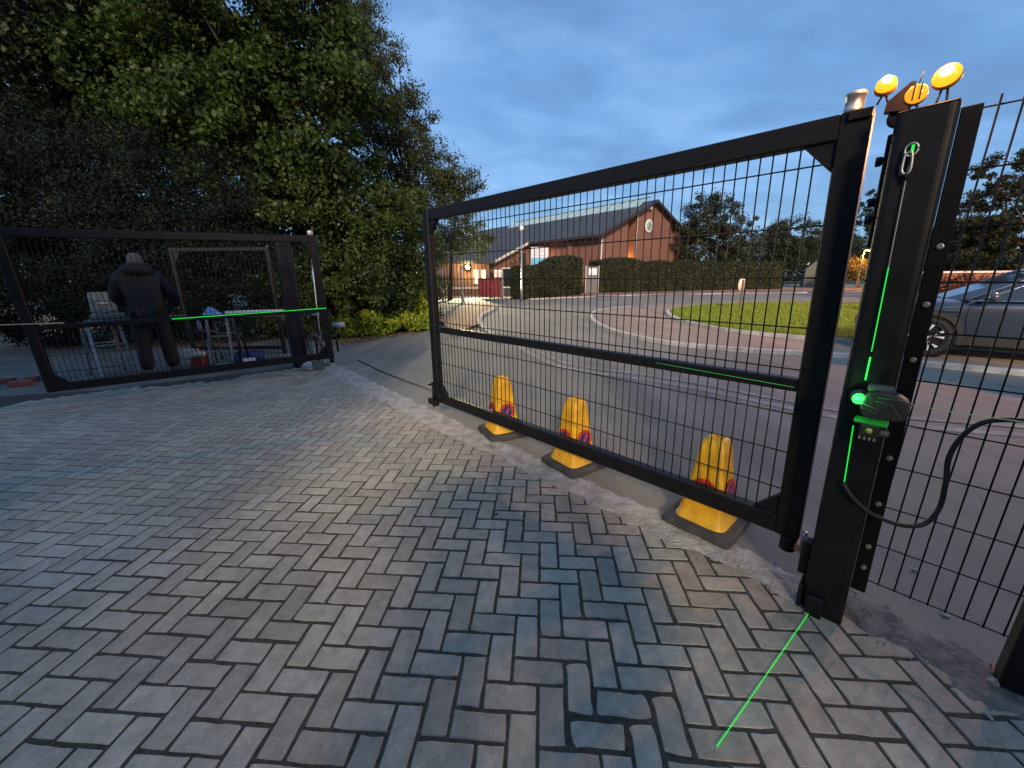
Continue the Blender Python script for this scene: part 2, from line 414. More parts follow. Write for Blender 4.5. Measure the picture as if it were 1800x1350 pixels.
# the rest, one mesh
V = []; F_ = []
for c in cells:
    if id(c) in nearset: continue
    p, o = c
    hx, hy = (UNIT/2-GAP, UNIT-GAP) if o == 0 else (UNIT-GAP, UNIT/2-GAP)
    z = random.gauss(0,.0005); tx, ty = random.gauss(0,.004), random.gauss(0,.004); b0 = len(V); ch = .0034
    for (ex, zz) in ((0,-.03),(0,-.0018),(ch,0)):
        for sx, sy in ((-1,-1),(1,-1),(1,1),(-1,1)):
            x_, y_ = sx*(hx-ex), sy*(hy-ex)
            q = p + pv*x_ + pu*y_; V.append((q.x, q.y, z+zz+x_*tx+y_*ty))
    for k in (0,4):
        for i in range(4): j=(i+1)%4; F_.append((b0+k+i,b0+k+j,b0+k+4+j,b0+k+4+i))
    F_.append((b0+8,b0+9,b0+10,b0+11))
mb = MB(); mb.add(V, F_); rest = stuff(mb.build('pavers_beyond', PVI, paving))

# ragged concrete haunch between the paving and the tarmac
def hnoise(x, y):
    from mathutils import noise
    return noise.fractal(Vector((x, y, 0.3)), 0.9, 2.1, 6)
aa = np.arange(-7.3, 1.62, 0.022); nt_ = 18; V = []; F_ = []
for i, a in enumerate(aa):
    q0, q1 = q_near(a) - 0.07, q_far(a) + 0.05
    for k in range(nt_+1):
        t = k/nt_; q = q0 + (q1-q0)*t; p = GL(a, q)
        hb = 0.011*min(1, max(0, (t-0.02)/0.4)) - 0.013*max(0, 1-t/0.35) - 0.016*max(0,(t-0.78)/0.22)
        z = hb + 0.009*hnoise(p.x*7, p.y*7) + 0.003*hnoise(p.x*40, p.y*40)
        V.append((p.x, p.y, z))
m_ = nt_+1
for i in range(len(aa)-1):
    for k in range(nt_): F_.append((i*m_+k, i*m_+k+1, i*m_+m_+k+1, i*m_+m_+k))
DIRT = mat('verge_dirt', (0.085,0.078,0.068), .95, 0, 0, 14, .9, 70, col2=(0.24,0.225,0.2), detail=9)
cut = [f for f in F_ if aa[f[0]//m_] < -.12]; rest_ = [f for f in F_ if aa[f[0]//m_] >= -.12]
for nm, fs, mm in (('concrete_threshold', cut, CEM), ('earth_verge', rest_, DIRT)):
    ids = sorted({i for f in fs for i in f}); mp2 = {v: k for k, v in enumerate(ids)}
    mb = MB(); mb.add([V[i] for i in ids], [tuple(mp2[i] for i in f) for f in fs], True); struct(mb.build(nm, mm))

# gravel crumbs along the broken edge
crumb = MB(); rc = random.Random(4)
for _ in range(420):
    a = rc.uniform(-3.6, 1.4) if rc.random() < .5 else rc.uniform(-0.6, 1.4)
    q = rc.uniform(q_near(a)-.08, q_near(a)+.22); p = GL(a, q, 0.004); s_ = rc.choice([.003,.004,.005,.007,.011])*rc.uniform(.6,1.2)
    vs_ = [p + Vector((rc.gauss(0,1),rc.gauss(0,1),rc.gauss(0,1))).normalized()*s_ for _ in range(6)]
    bm_ = bmesh.new(); [bm_.verts.new(v) for v in vs_]; bmesh.ops.convex_hull(bm_, input=bm_.verts)
    bm_.verts.index_update(); crumb.add([v.co for v in bm_.verts], [[v.index for v in f.verts] for f in bm_.faces]); bm_.free()
o = stuff(crumb.build('gravel', mat('gravel_stone', (0.26,0.25,0.23), .9, 0, .4, 30))); tag(o, 'loose gravel crumbs along the broken concrete edge', 'gravel')

# kerbs -------------------------------------------------------------
def kerb_run(parent, pts, width, h0, h1, side=1, d=0.9, gap=0.006):
    """row of kerb stones following a polyline; each stone its own object"""
    fine = resample(pts, 0.075); per = int(round(d/0.075))
    for s0 in range(0, len(fine)-2, per):
        seg = fine[s0:s0+per+1]
        if len(seg) < 2: continue
        L = []; Rr = []
        for i, p in enumerate(seg):
            t = (seg[min(i+1,len(seg)-1)]-seg[max(i-1,0)]); t.z = 0; t.normalize(); n = Vector((-t.y, t.x, 0))*side
            q = p.copy()
            if i == 0: q += t*gap
            if i == len(seg)-1: q -= t*gap
            L.append(q); Rr.append(q + n*width)
        mb = MB(); v = []; f = []; m = len(seg)
        for p, q in zip(L, Rr):
            c = 0.012
            n = (q-p).normalized()
            v += [(p.x,p.y,h0),(p.x,p.y,h1-c),(p.x+n.x*c,p.y+n.y*c,h1),(q.x,q.y,h1),(q.x,q.y,h0)]
        for i in range(m-1):
            for k in range(5): j=(k+1)%5; f.append((i*5+k,i*5+j,i*5+5+j,i*5+5+k))
        f.append((0,1,2,3,4)); f.append(tuple((m-1)*5+k for k in (4,3,2,1,0)))
        mb.add(v, f); mb.build('kerbstone', KERB, parent)

# flush channel along the road edge
def ribbon(name, pts, wd, z, m):
    v = []; f = []
    for i, p in enumerate(pts):
        t = (pts[min(i+1,len(pts)-1)]-pts[max(i-1,0)]); t.z=0; t.normalize(); n = Vector((-t.y,t.x,0))
        v += [(p.x,p.y,z),(p.x+n.x*wd,p.y+n.y*wd,z)]
    for i in range(len(pts)-1): f.append((2*i,2*i+1,2*i+3,2*i+2))
    mb = MB(); mb.add(v, f); return mb.build(name, m)
CHAN = mat('channel_concrete', (0.30,0.28,0.235), .88, 0, .35, 3, .4, 70, detail=8)
struct(ribbon('road_edging', KB[44:], 0.13, 0.005, CHAN))
struct(ribbon('road_gutter', [p + Vector((0.16,0.26,0)) for p in KB[54:]], 0.1, 0.005, CHAN))

# raised tarmac apron round the grass
ap_px = [(1110,541),(1072,544),(1048,548),(1036,556),(1041,566),(1062,579),(1110,594),(1180,607),(1300,619),(1420,626),(1500,631),(1600,642),(1700,652),(1800,661)]
AP = catmull([G(*p) for p in ap_px], 8); AP.append(AP[-1] + Vector((4, -2.4, 0)))
APR = tarmac_mat('apron_tarmac', (0.27, 0.215, 0.165), 0)
apron = struct(poly_sheet('apron', [(p.x,p.y) for p in AP] + [(40,0),(40,30),(22,27)], 0.075, APR))
kerb_run(apron, AP, 0.125, -0.01, 0.085, side=1)
isl_px = [(1560,538),(1500,535),(1400,534),(1320,535),(1260,537),(1220,540),(1190,544),(1176,551),(1200,565),(1250,577),(1300,585),(1400,595),(1480,601),(1540,605)]
IS = catmull([G(*p, 0.08) for p in isl_px], 6)
SOIL = mat('lawn_soil', (0.03, 0.045, 0.014), .95, 0, .4, 3)
isl = struct(poly_sheet('grass_island', [(p.x,p.y) for p in IS], 0.15, SOIL))
kerb_run(isl, IS, -0.11, 0.06, 0.165, side=1)

# grass blades
def blades(name, inside, bbox, n, hmin, hmax, m, z, seed):
    r = np.random.default_rng(seed); pts = []
    while len(pts) < n:
        p = (r.uniform(bbox[0],bbox[1]), r.uniform(bbox[2],bbox[3]))
        if inside(p): pts.append(p)
    P = np.array(pts); k = len(P); h = r.uniform(hmin,hmax,k); an = r.uniform(0,6.283,k); wd = r.uniform(.006,.014,k)
    le = r.normal(0,.4,(k,2))*h[:,None]
    co = np.zeros((k,3,3)); dx = np.cos(an)*wd; dy = np.sin(an)*wd
    co[:,0,0]=P[:,0]-dx; co[:,0,1]=P[:,1]-dy; co[:,1,0]=P[:,0]+dx; co[:,1,1]=P[:,1]+dy; co[:,:2,2]=z
    co[:,2,0]=P[:,0]+le[:,0]; co[:,2,1]=P[:,1]+le[:,1]; co[:,2,2]=z+h
    return raw_mesh(name, co.reshape(-1,3), 3, k, m, r.random(k))
def raw_mesh(name, co, per, nf, m, tint):
    me = bpy.data.meshes.new(name); nv = len(co)
    me.vertices.add(nv); me.vertices.foreach_set('co', np.ascontiguousarray(co, dtype=np.float32).ravel())
    me.loops.add(nv); me.loops.foreach_set('vertex_index', np.arange(nv, dtype=np.int32))
    me.polygons.add(nf); me.polygons.foreach_set('loop_start', np.arange(nf, dtype=np.int32)*per)
    try: me.polygons.foreach_set('loop_total', np.full(nf, per, dtype=np.int32))
    except Exception: pass
    a = me.attributes.new('tint', 'FLOAT', 'FACE'); a.data.foreach_set('value', np.ascontiguousarray(tint, dtype=np.float32))
    me.update(calc_edges=True); me.validate()
    me.materials.append(m)
    o = bpy.data.objects.new(name, me); COL.objects.link(o); return o
def pip(poly):
    P = [(p[0],p[1]) for p in poly]
    def f(p):
        x,y = p; c=False; j=len(P)-1
        for i in range(len(P)):
            if (P[i][1]>y)!=(P[j][1]>y) and x < (P[j][0]-P[i][0])*(y-P[i][1])/(P[j][1]-P[i][1])+P[i][0]: c = not c
            j=i
        return c
    return f
GRL = leaf_mat('grass_blade', (0.12,0.19,0.015), (0.34,0.44,0.05), .35)
xs=[p.x for p in IS]; ys=[p.y for p in IS]
g = stuff(blades('grass', pip(IS), (min(xs),max(xs),min(ys),max(ys)), 42000, .03, .09, GRL, .15, 3)); tag(g, 'short mown grass on the kerbed island in the turning circle', 'grass')

# brick footpath on the left with kerbs
PATHM = mat('path_brick', (0.30, 0.17, 0.10), .85, 0, .3, 8, .5, 60)
pl_px = [(766,562),(780,552),(796,543),(815,535)]
pr = KB[:30]
path_poly = [G(*p) for p in pl_px] + [G(840,534), G(868,538)] + list(pr) + [G(800,590)]
path = struct(poly_sheet('brick_path', [(p.x,p.y) for p in path_poly], 0.07, PATHM))
kerb_run(path, KB[:44], -0.14, -0.01, 0.09, side=1)
kerb_run(path, catmull([G(*p) for p in pl_px], 6), 0.1, -0.01, 0.09, side=-1)
BED = mat('bed_tarmac', (0.05,0.052,0.05), .9, 0, .4, 2, .4, 90)
struct(poly_sheet('side_drive', [(-9,12.6),(-3.2,13.0),(-3.3,17),(-2.9,23.5),(-14,24)], 0.004, BED))
REDP = mat('red_paving', (0.24,0.13,0.10), .85, 0, .25, 4, .3, 60)
rp_px = [(925,527),(1020,523),(1100,520),(1250,517),(1420,515)]
redp = [G(*p) for p in rp_px]
struct(poly_sheet('red_path', [(p.x,p.y) for p in redp] + [(45,44),(8,38),(1.0,29.5)], 0.05, REDP))
kerb_run(struct(poly_sheet('path_edging', [(redp[0].x,redp[0].y+.2),(redp[1].x,redp[1].y+.2),(redp[1].x,redp[1].y+.3),(redp[0].x,redp[0].y+.3)],0.055,KERB)), catmull(redp,6), 0.12, -0.01, 0.07, side=1, d=1.8)
# dark saw-cut in the tarmac and a chalk mark
TAR = mat('bitumen', (0.012,0.012,0.012), .6)
sc_pts = [G(626,633), G(665,652), G(700,666), G(764,690), G(830,716), G(930,757)]
o = ribbon('bitumen_joint', catmull(sc_pts,5), 0.035, 0.006, TAR); struct(o)
o = ribbon('chalk_mark', [G(626,653), G(652,646)], 0.025, 0.006, mat('chalk',(0.6,.58,.55),.9,0,.3,30)); struct(o)
# ================================================================== GATES
def PL(x, y, D):
    v = ray(x, y); return Vector((0,0,CAM_H)) + v*(D/(v.dot(GN)))
def loc_of(p): return p.dot(GD), p.dot(GN), p.z

def make_gate(label, loc, rz, L, Hg, rows, railz, lean=0.0, tilt=0.0):
    g = thing('mesh_gate', label, 'gate', loc, rz, 'pair of black mesh gate leaves')
    g.rotation_euler = (0, tilt, rz)
    sw, dp = 0.095, 0.07
    def sh(x, z): return x + lean*(z/Hg)*(x/L)
    def bar(name, x0, x1, z0, z1, y0=-dp/2, y1=dp/2, m=STEEL, par=g):
        mb = MB(); b = .006
        for (xa, za) in ((x0,z0),(x1,z0),(x1,z1),(x0,z1)): pass
        mb.box(x0, x1, y0, y1, z0, z1, b)
        mb.v = [(sh(x,z), y, z) for x, y, z in mb.v]
        return mb.build(name, m, par)
    bar('stile', 0, sw, 0, Hg); bar('stile', L-sw-.008, L, 0, Hg)
    bar('top_rail', sw-.002, L-sw-.006, Hg-.095, Hg-.001, -dp/2+.001, dp/2-.001)
    bar('bottom_rail', sw-.002, L-sw-.006, .001, .1, -dp/2+.001, dp/2-.001)
    bar('middle_rail', sw-.002, L-sw-.006, railz-.03, railz+.03, -.03, .03)
    gs = .115
    for (cx, cz, sx, sz) in ((sw,.098,1,1),(sw,Hg-.095,1,-1),(L-sw-.008,.098,-1,1),(L-sw-.008,Hg-.095,-1,-1)):
        pts = [(cx-sx*.004,cz-sz*.004),(cx+sx*gs,cz-sz*.004),(cx+sx*gs*.92,cz+sz*.008),(cx+sx*.012,cz+sz*gs*.92),(cx-sx*.004,cz+sz*gs)]
        if sx*sz < 0: pts = pts[::-1]
        mb = MB(); mb.prism_xz([(sh(a,b_),b_) for a,b_ in pts], -.02, .02); mb.build('corner_gusset', STEEL, g)
    # welded mesh infill: every wire a part
    zlo, zr0, zr1, zhi = .1, railz-.03, railz+.03, Hg-.095
    def wire(x, z0, z1):
        mb = MB(); mb.tube([(0,0,z0-.004),(0,0,z1+.004)], .0033, 6); return mb.mesh('wire')
    mlo, mup = wire(0,zlo,zr0), wire(0,zr1,zhi)
    for me in (mlo, mup): me.materials.append(WIRE)
    x = sw + .028; k = 0
    while x < L-sw-.03:
        for me, zc in ((mlo,(zlo+zr0)/2),(mup,(zr1+zhi)/2)):
            o = inst('vertical_wire', me, g, (sh(x,zc)+random.gauss(0,.0008),0,0)); o.rotation_euler.y = lean/Hg*(x/L)*0.9
        x += .0517
    mb = MB(); mb.tube([(sw-.004,0.0066,0),(L-sw-.02,0.0066,0)], .0035, 6); hm = mb.mesh('wire'); hm.materials.append(WIRE)
    for z in rows: inst('cross_wire', hm, g, (0,0,z))
    return g
CL = 0.228
gateR = make_gate('black mesh gate leaf closed behind the yellow cones', GL(-3.445, 2.2, CL), GROT, 3.262, 1.905,
    [.235,.435,.635,.855,1.052,1.275,1.492,1.735], .785, lean=-.06)
# drop bolt at the free corner, hinge barrels at the post end
mb = MB(); mb.cyl((.03,-.06,-.06),(.03,-.06,.22),.011,10); mb.cyl((.03,-.06,.2),(.03,-.11,.2),.011,10); mb.build('drop_bolt', STEEL, gateR)
mb = MB(); mb.box(-.045,.11,-.085,-.036,-.03,.035,.006); mb.build('bolt_guide', STEEL, gateR)
mb = MB(); mb.lathe([(.031,0),(.033,.004),(.033,.014),(.031,.016),(.031,.055),(.034,.057),(.034,.068),(.03,.072)], (3.262-.125,-.012,1.9), 'z', 20); mb.build('hinge_cap', GALV, gateR)
mb = MB(); mb.box(3.262-.13,3.262-.06,-.05,-.0365,1.87,1.9); mb.build('hinge_strap', STEEL, gateR)
mb = MB(); mb.lathe([(.034,-.075),(.036,-.07),(.036,-.012),(.034,-.002)], (3.262-.04,-.01,0), 'z', 18); mb.build('hinge_foot', STEEL, gateR)
mb = MB(); mb.box(3.262-.02,3.262+.06,-.03,.03,-.06,-.02,.004); mb.build('hinge_block', mat('hinge_orange_lit',(.45,.22,.1),.4,.4,.2,20), gateR)  # orange light falling on the block is put into its colour
mb = MB(); mb.cyl((3.262+.02,-.02,-.02),(3.262+.02,-.02,.06),.012,10); mb.cyl((3.262+.045,-.028,.03),(3.262+.045,-.045,.03),.011,6); mb.build('hinge_pin', GALV, gateR)

ga, gb = G(588,632,.215), G(85,690,.19)
gl_dir = (ga-gb); gl_len = gl_dir.length; gl_rot = math.atan2(gl_dir.y, gl_dir.x)
gateL = make_gate('black mesh gate leaf standing open in front of the workman', gb, gl_rot, gl_len, 1.9,
    [.235,.435,.635,.855,1.052,1.275,1.492,1.735], .785, tilt=-rad(1.0))
mb = MB(); mb.lathe([(.04,0),(.042,.004),(.042,.06),(.036,.07)], (gl_len-.07,-.01,1.9), 'z', 16); mb.build('hinge_cap', GALV, gateL)
mb = MB(); mb.lathe([(.034,-.075),(.036,-.07),(.036,-.012),(.034,-.002)], (gl_len-.04,-.01,0), 'z', 16); mb.build('hinge_foot', STEEL, gateL)
mb = MB(); mb.box(gl_len-.34,gl_len-.16,-.03,.05,-.17,-.03,.01); mb.build('hinge_block', mat('painted_green',(.06,.09,.075),.7), gateL)

# ------------------------------------------------------------------ hinge post on the right
PLEAN = -rad(1.5)
pa, pq = -0.028, 2.1
post = thing('gate_post', 'thick black steel gate post carrying the amber lamps and the laser level', 'post', GL(pa, pq, 0), GROT, 'gate posts')
post.rotation_euler = (0, PLEAN, GROT)
def rbox(mb, x0, x1, y0, y1, z0, z1, r, n=5):
    pts = []
    for cx, cy, a0 in ((x1-r,y0+r,-90),(x1-r,y1-r,0),(x0+r,y1-r,90),(x0+r,y0+r,180)):
        for k in range(n+1):
            a = rad(a0+90*k/n); pts.append((cx+r*math.cos(a), cy+r*math.sin(a)))
    return mb.prism(pts, z0, z1)
mb = MB(); rbox(mb, -.082, .07, -.1, .1, -.05, 2.045, .024); mb.build('shaft', POSTM, post)
mb = MB(); mb.box(-.078,.066,-.096,.096,2.045,2.053,.003); cap = mb.build('cap', POSTM, post)
mb = MB(); mb.box(.071,.122,.03,.05,.12,2.055,.003); fl = mb.build('flange', STEEL, post)
for (px, py) in ((1636,435),(1611,536),(1590,632),(1545,802),(1532,883),(1515,957),(1504,992)):
    z = PL(px,py,2.13).z
    mb = MB(); mb.lathe([(.008,-.009),(.008,-.002),(.011,-.001),(.011,0)], (0,0,0), 'y', 8, False)
    o = mb.build('bolt', GALV, fl); o.location = (.098,.03,z)
mb = MB(); mb.box(-.096,-.083,-.05,.02,1.62,2.0,.004); mb.build('hinge_plate', STEEL, post)
for z in (1.92,1.78,1.72):
    mb = MB(); mb.lathe([(.017,-.02),(.017,-.006),(.012,0)], (0,0,0), 'x', 8, False); o = mb.build('bolt_head', STEEL, post); o.location = (-.098,-.02,z)
mb = MB(); mb.box(-.12,-.083,-.06,.0,.15,.32,.004); mb.build('lower_hinge_plate', STEEL, post)
mb = MB(); mb.box(-.1,-.082,-.105,.02,-.02,.12,.006); mb.box(-.06,.0,-.13,-.1,-.02,.1,.006); mb.build('base_bracket', POSTM, post)
# eye and snap hook near the top
eye = PL(1603,262,2.0)
def to_post(p):
    M = post.matrix_basis.inverted(); return M @ Vector(p)
e0 = to_post(eye); e0.y = -.105
mb = MB(); mb.lathe([(.012,-.004),(.016,-.002),(.016,.006)], (0,0,0), 'y', 12); 
o = mb.build('eye_plate', POSTM, post); o.location = e0
ring = [Vector((math.cos(t)*.016, -.008, math.sin(t)*.02-.004)) for t in np.linspace(0, 2*math.pi, 18)]
mb = MB(); mb.tube(ring, .0035, 6); o = mb.build('eye_ring', GALV, post); o.location = e0
hk = thing('snap_hook', 'small steel snap hook hanging from the eye on the gate post', 'hook', PL(1598,283,1.985), GROT)
pts = [(.0,0,.03),(-.012,0,.022),(-.014,0,0),(-.012,0,-.03),(.0,0,-.04),(.008,0,-.03),(.007,0,.0),(.004,0,.02),(.0,0,.03)]
mb = MB(); mb.tube(catmull([Vector(p) for p in pts],5), .004, 6); mb.build('body', GALV, hk)
mb = MB(); mb.cyl((0,0,-.038),(.002,0,-.06),.005,8); mb.build('swivel', STEEL, hk)

# laser lines: glowing strips painted in as light on post, ground and rails
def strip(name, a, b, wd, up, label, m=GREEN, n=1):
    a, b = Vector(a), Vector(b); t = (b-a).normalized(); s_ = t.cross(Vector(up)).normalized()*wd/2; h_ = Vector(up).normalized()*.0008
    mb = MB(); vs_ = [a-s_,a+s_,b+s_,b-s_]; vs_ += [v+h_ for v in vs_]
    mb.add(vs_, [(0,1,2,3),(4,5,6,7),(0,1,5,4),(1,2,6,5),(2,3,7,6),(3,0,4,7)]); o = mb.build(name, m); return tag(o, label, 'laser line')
front = 1.9965
cordm = mat('cord', (.3,.32,.26), .8)
v0, v1 = PL(1597,292,front-.006), PL(1536,600,front-.006)
mb = MB(); mb.tube([v0, v0.lerp(v1,.5), v1], .0017, 6); tag(mb.build('plumb_cord', cordm), 'thin grey cord hanging from the snap hook down the post', 'cord')
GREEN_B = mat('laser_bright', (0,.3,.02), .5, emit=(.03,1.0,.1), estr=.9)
GREEN_D = mat('laser_dim', (0,.2,.02), .5, emit=(.08,.6,.14), estr=.3)  # dim glow put in for laser light on the string
strip('painted_laser_line', PL(1562,470,front-.01), PL(1532,618,front-.01), .0032, -GN, 'vertical green laser streak high on the gate post')
strip('painted_laser_line', PL(1530,628,front-.01), PL(1521,668,front-.01), .005, -GN, 'short bright green laser streak just above the laser level', GREEN_B)
strip('painted_laser_line', PL(1500,748,front-.006), PL(1484,848,front-.006), .0038, -GN, 'green laser streak on the post below the laser level')
strip('painted_laser_line', PL(1606,254,front-.014), PL(1603,268,front-.014), .0075, -GN, 'tiny green laser dot on the eye of the gate post', GREEN)
strip('painted_laser_line', G(1423,1076,.006), G(1260,1313,.006), .0029, (0,0,1), 'long green laser line across the block paving at the post foot')

# ------------------------------------------------------------------ laser level clamped to the post
ll = thing('laser_level', 'dark self-levelling laser level glowing green on the gate post', 'laser level', PL(1540,740,1.94), GROT)
DK = mat('level_rubber', (.02,.022,.022), .55, 0, .3, 60); DKG = mat('level_grey', (.07,.075,.075), .5)
mb = MB(); n = 24; prof = [(-.072,.045),(-.07,.1),(-.05,.122),(0.0,.128),(.06,.12),(.1,.098),(.112,.06),(.108,.03),(.08,.012),(-.03,.006),(-.06,.018)]
mb.prism_xz([(x*.72,z*.9+.005) for x,z in prof], -.035, .035); body = mb.build('housing', DK, ll)
bv = body.modifiers.new('bevel','BEVEL'); bv.width = .008; bv.segments = 2
mb = MB(); mb.box(-.045,.025,-.022,.02,.115,.138,.005); mb.build('top_plate', DKG, ll)
for pts in ([(-.01,.098),(.06,.1),(.085,.085)], [(-.015,.083),(.03,.08),(.06,.035),(.07,.03)], [(-.05,.068),(-.002,.052),(-.004,.035),(-.048,.05),(-.05,.068)]):
    mb = MB(); mb.tube([(x,-.0362,z) for x,z in pts], .0016, 5); mb.build('trim_line', DKG, ll)
mb = MB(); mb.lathe([(.013,0),(.02,-.006),(.02,-.016),(.012,-.022)], (-.062,-.012,.08), 'y', 16); mb.build('lens_window', mat('laser_window',(0,.4,.05),.3,emit=(.03,1,.08),estr=1.6), ll)
mb = MB(); mb.lathe([(.03,0),(.03,.02)], (-.062,.0,.08), 'y', 16); mb.build('lens_ring', DK, ll)
mb = MB(); mb.box(-.062,.035,-.028,.03,-.012,.0,.003); mb.build('base_plate', mat('level_lit',(.02,.08,.03),.4,emit=(.01,.5,.03),estr=.16), ll)  # green laser light put in as a glow of the plate
mb = MB(); mb.box(-.04,.018,-.03,.03,-.062,-.014,.006); mt = mb.build('mount', DK, ll)
for k in range(4):
    mb = MB(); mb.box(-.038+k*.014,-.03+k*.014,-.024,.028,-.076,-.061,.001); mb.build('clamp_tooth', mat('tooth',(.2,.19,.13),.5), mt)
mb = MB(); mb.lathe([(.009,-.004),(.011,0)], (-.012,-.029,-.035), 'y', 14); mb.build('badge', mat('badge_yellow',(.45,.42,.1),.5), mt)
mb = MB(); mb.lathe([(.011,-.03),(.013,-.02),(.013,.012),(.009,.016)], (.028,-.01,-.04), 'x', 12); mb.build('knob', DKG, mt)
pl = bpy.data.lights.new('laser_glow','POINT'); pl.energy = .22; pl.color = (.1,1,.2); pl.shadow_soft_size = .015
lo = bpy.data.objects.new('laser_glow', pl); COL.objects.link(lo); lo.parent = ll; lo.location = (-.07,-.045,.085)

# taut string lines from the level
STR = mat('string_lit', (.4,.42,.25), .7, emit=(.3,.55,.12), estr=.12)  # slight glow stands for laser light falling on the string
a_, b_ = PL(1592,710,2.06), PL(1830,746,2.06)
mb = MB(); mb.tube([a_, a_.lerp(b_,.5)+Vector((0,0,-.004)), b_], .0016, 6); tag(mb.build('string_line', STR), 'taut pale string line running from the laser level across the fence', 'string')
z_l = .785+CL
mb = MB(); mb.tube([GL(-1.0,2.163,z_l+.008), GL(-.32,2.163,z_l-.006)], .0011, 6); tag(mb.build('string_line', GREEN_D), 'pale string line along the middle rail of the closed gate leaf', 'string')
M = gateL.matrix_basis
def on_gl(x, y, z): return M @ Vector((x, y, z))
mb = MB(); mb.tube([on_gl(1.35,-.037,.795), on_gl(gl_len-.01,-.04,.815)], .0045, 6); tag(mb.build('painted_laser_line', GREEN), 'bright green laser line along the middle rail of the open gate', 'laser line')  # glowing tube painted in for laser light along the rail
mb = MB(); mb.tube([on_gl(-.45,-.04,.86), on_gl(.35,-.04,.83)], .006, 6); tag(mb.build('string_line', mat('string_dull',(.4,.4,.3),.8)), 'pale string line crossing the free end of the open gate', 'string')

# ------------------------------------------------------------------ black cable looping through the fence
cp = [(1482,848),(1497,872),(1530,902),(1580,922),(1622,922),(1650,895),(1662,850),(1668,805),(1690,768),(1725,744),(1770,738),(1830,742)]
dq = [1.985,1.98,2.0,2.05,2.1,2.12,2.12,2.12,2.12,2.13,2.14,2.16]
mb = MB(); mb.tube(catmull([PL(*p,d) for p,d in zip(cp,dq)],7), .0085, 8); tag(mb.build('cable', RUBBER), 'thick black cable looping from the gate post along the fence', 'cable')

# ------------------------------------------------------------------ amber lamps on top of the post
HOUS = mat('lamp_yellow', (.5,.2,.02), .45); DARKP = mat('lamp_dark', (.03,.015,.008), .5)
LENSOFF = mat('amber_lens', (.6,.26,.01), .2, emit=(1,.42,.02), estr=.6)
def amber(label, px, py, D, rr, face, lit, tilt=0, zc=.06):
    c = PL(px,py,D)
    t = thing('warning_lamp', label, 'lamp', c - Vector((0,0,zc)), GROT+face, 'amber warning lamps on the gate post')
    mb = MB(); mb.lathe([(rr*.3,-.02),(rr*.7,-.016),(rr*.95,-.008),(rr,0.0),(rr*.95,.003)], (0,-.012,0), 'y', 28); ln = mb.build('lens', AMBER if lit else LENSOFF, t); ln.location = (0,0,zc); ln.rotation_euler = (tilt,0,0)
    mb = MB(); mb.lathe([(rr*.9,-.010),(rr*1.05,-.006),(rr*1.05,.006),(rr*.6,.022)], (0,0,0), 'y', 28); o = mb.build('rim', HOUS, t); o.location = (0,0,zc); o.rotation_euler = (tilt,0,0)
    for s_ in (-1,1):
        mb = MB(); mb.tube([(s_*rr*.5,.004,0),(s_*rr*.2,.006,zc-rr*.85)], .0035, 6); mb.build('prong', DARKP, t)
    if lit:
        mb = MB(); mb.lathe([(rr*.2,-.004),(rr*.5,0),(rr*.5,.002)], (0,-.034,rr*.12), 'y', 24); mb.build('hot_spot', HOT, ln)
        l = bpy.data.lights.new('lamp_light','POINT'); l.energy = 3.0; l.color = (1,.36,.06); l.shadow_soft_size = rr*.6
        ob = bpy.data.objects.new('lamp_light', l); COL.objects.link(ob); ob.parent = t; ob.location = (0,.0,zc+rr+.07)
    return t
amber('tall round amber warning lamp lit at the right of the post top', 1665, 136, 2.12, .035, rad(-8), True, rad(-14), .105)
lm = amber('round amber lamp with dark bars in the middle of the post top', 1610, 168, 2.06, .029, rad(6), False, rad(-6), .045)
for k in (-.011,.006):
    mb = MB(); mb.box(k,k+.004,-.04,-.034,.022,.068); mb.build('bar', DARKP, lm)
mb = MB(); mb.cyl((.0,.0,.07),(.006,0,.115),.0018,6); mb.build('aerial', DARKP, lm)
ll2 = amber('round amber warning lamp lit above the gate hinge', 1557, 154, 2.14, .030, rad(4), True, rad(-26), .05)
mb = MB(); mb.prism_xz([(.01,-.03),(.08,-.04),(.08,.05),(.066,.05),(.012,.0)], .0, .04); mb.build('bracket', DARKP, ll2)
mb = MB(); mb.lathe([(.03,0),(.034,.008),(.034,.02),(.03,.026)], (.055,.02,-.05), 'y', 16); mb.build('knob', DARKP, ll2)

# ------------------------------------------------------------------ mesh fence to the right of the post
fen = thing('mesh_fence', 'black welded mesh fence panel beside the gate post', 'fence', GL(.02,2.2,0), GROT, 'black mesh fencing')
mb = MB(); mb.tube([(0,0,.145),(0,0,2.09)], .003, 6); vm = mb.mesh('wire'); vm.materials.append(WIRE)
for k in range(60):
    inst('vertical_wire', vm, fen, (.055+k*.0517+random.gauss(0,.0006),0,0))
mb = MB(); mb.tube([(-.02,.0052,0),(3.2,.0052,0)], .003, 6); hm = mb.mesh('wire'); hm.materials.append(WIRE)
for k in range(11): 
    z = .148 + k*.1912
    inst('cross_wire', hm, fen, (0,0,z))
fp = thing('fence_post', 'black square fence post at the right edge of the picture', 'post', GL(.545,2.14,0), GROT)
mb = MB(); rbox(mb, -.05,.05,-.05,.05,-.02,2.12,.01); mb.build('shaft', POSTM, fp)
mb = MB(); mb.box(-.06,.06,-.06,.06,0,.01,.003); mb.build('base_plate', POSTM, fp)
mb = MB(); rbox(mb, -.052,.052,-.052,.052,2.12,2.126,.01); mb.build('cap', STEEL, fp)
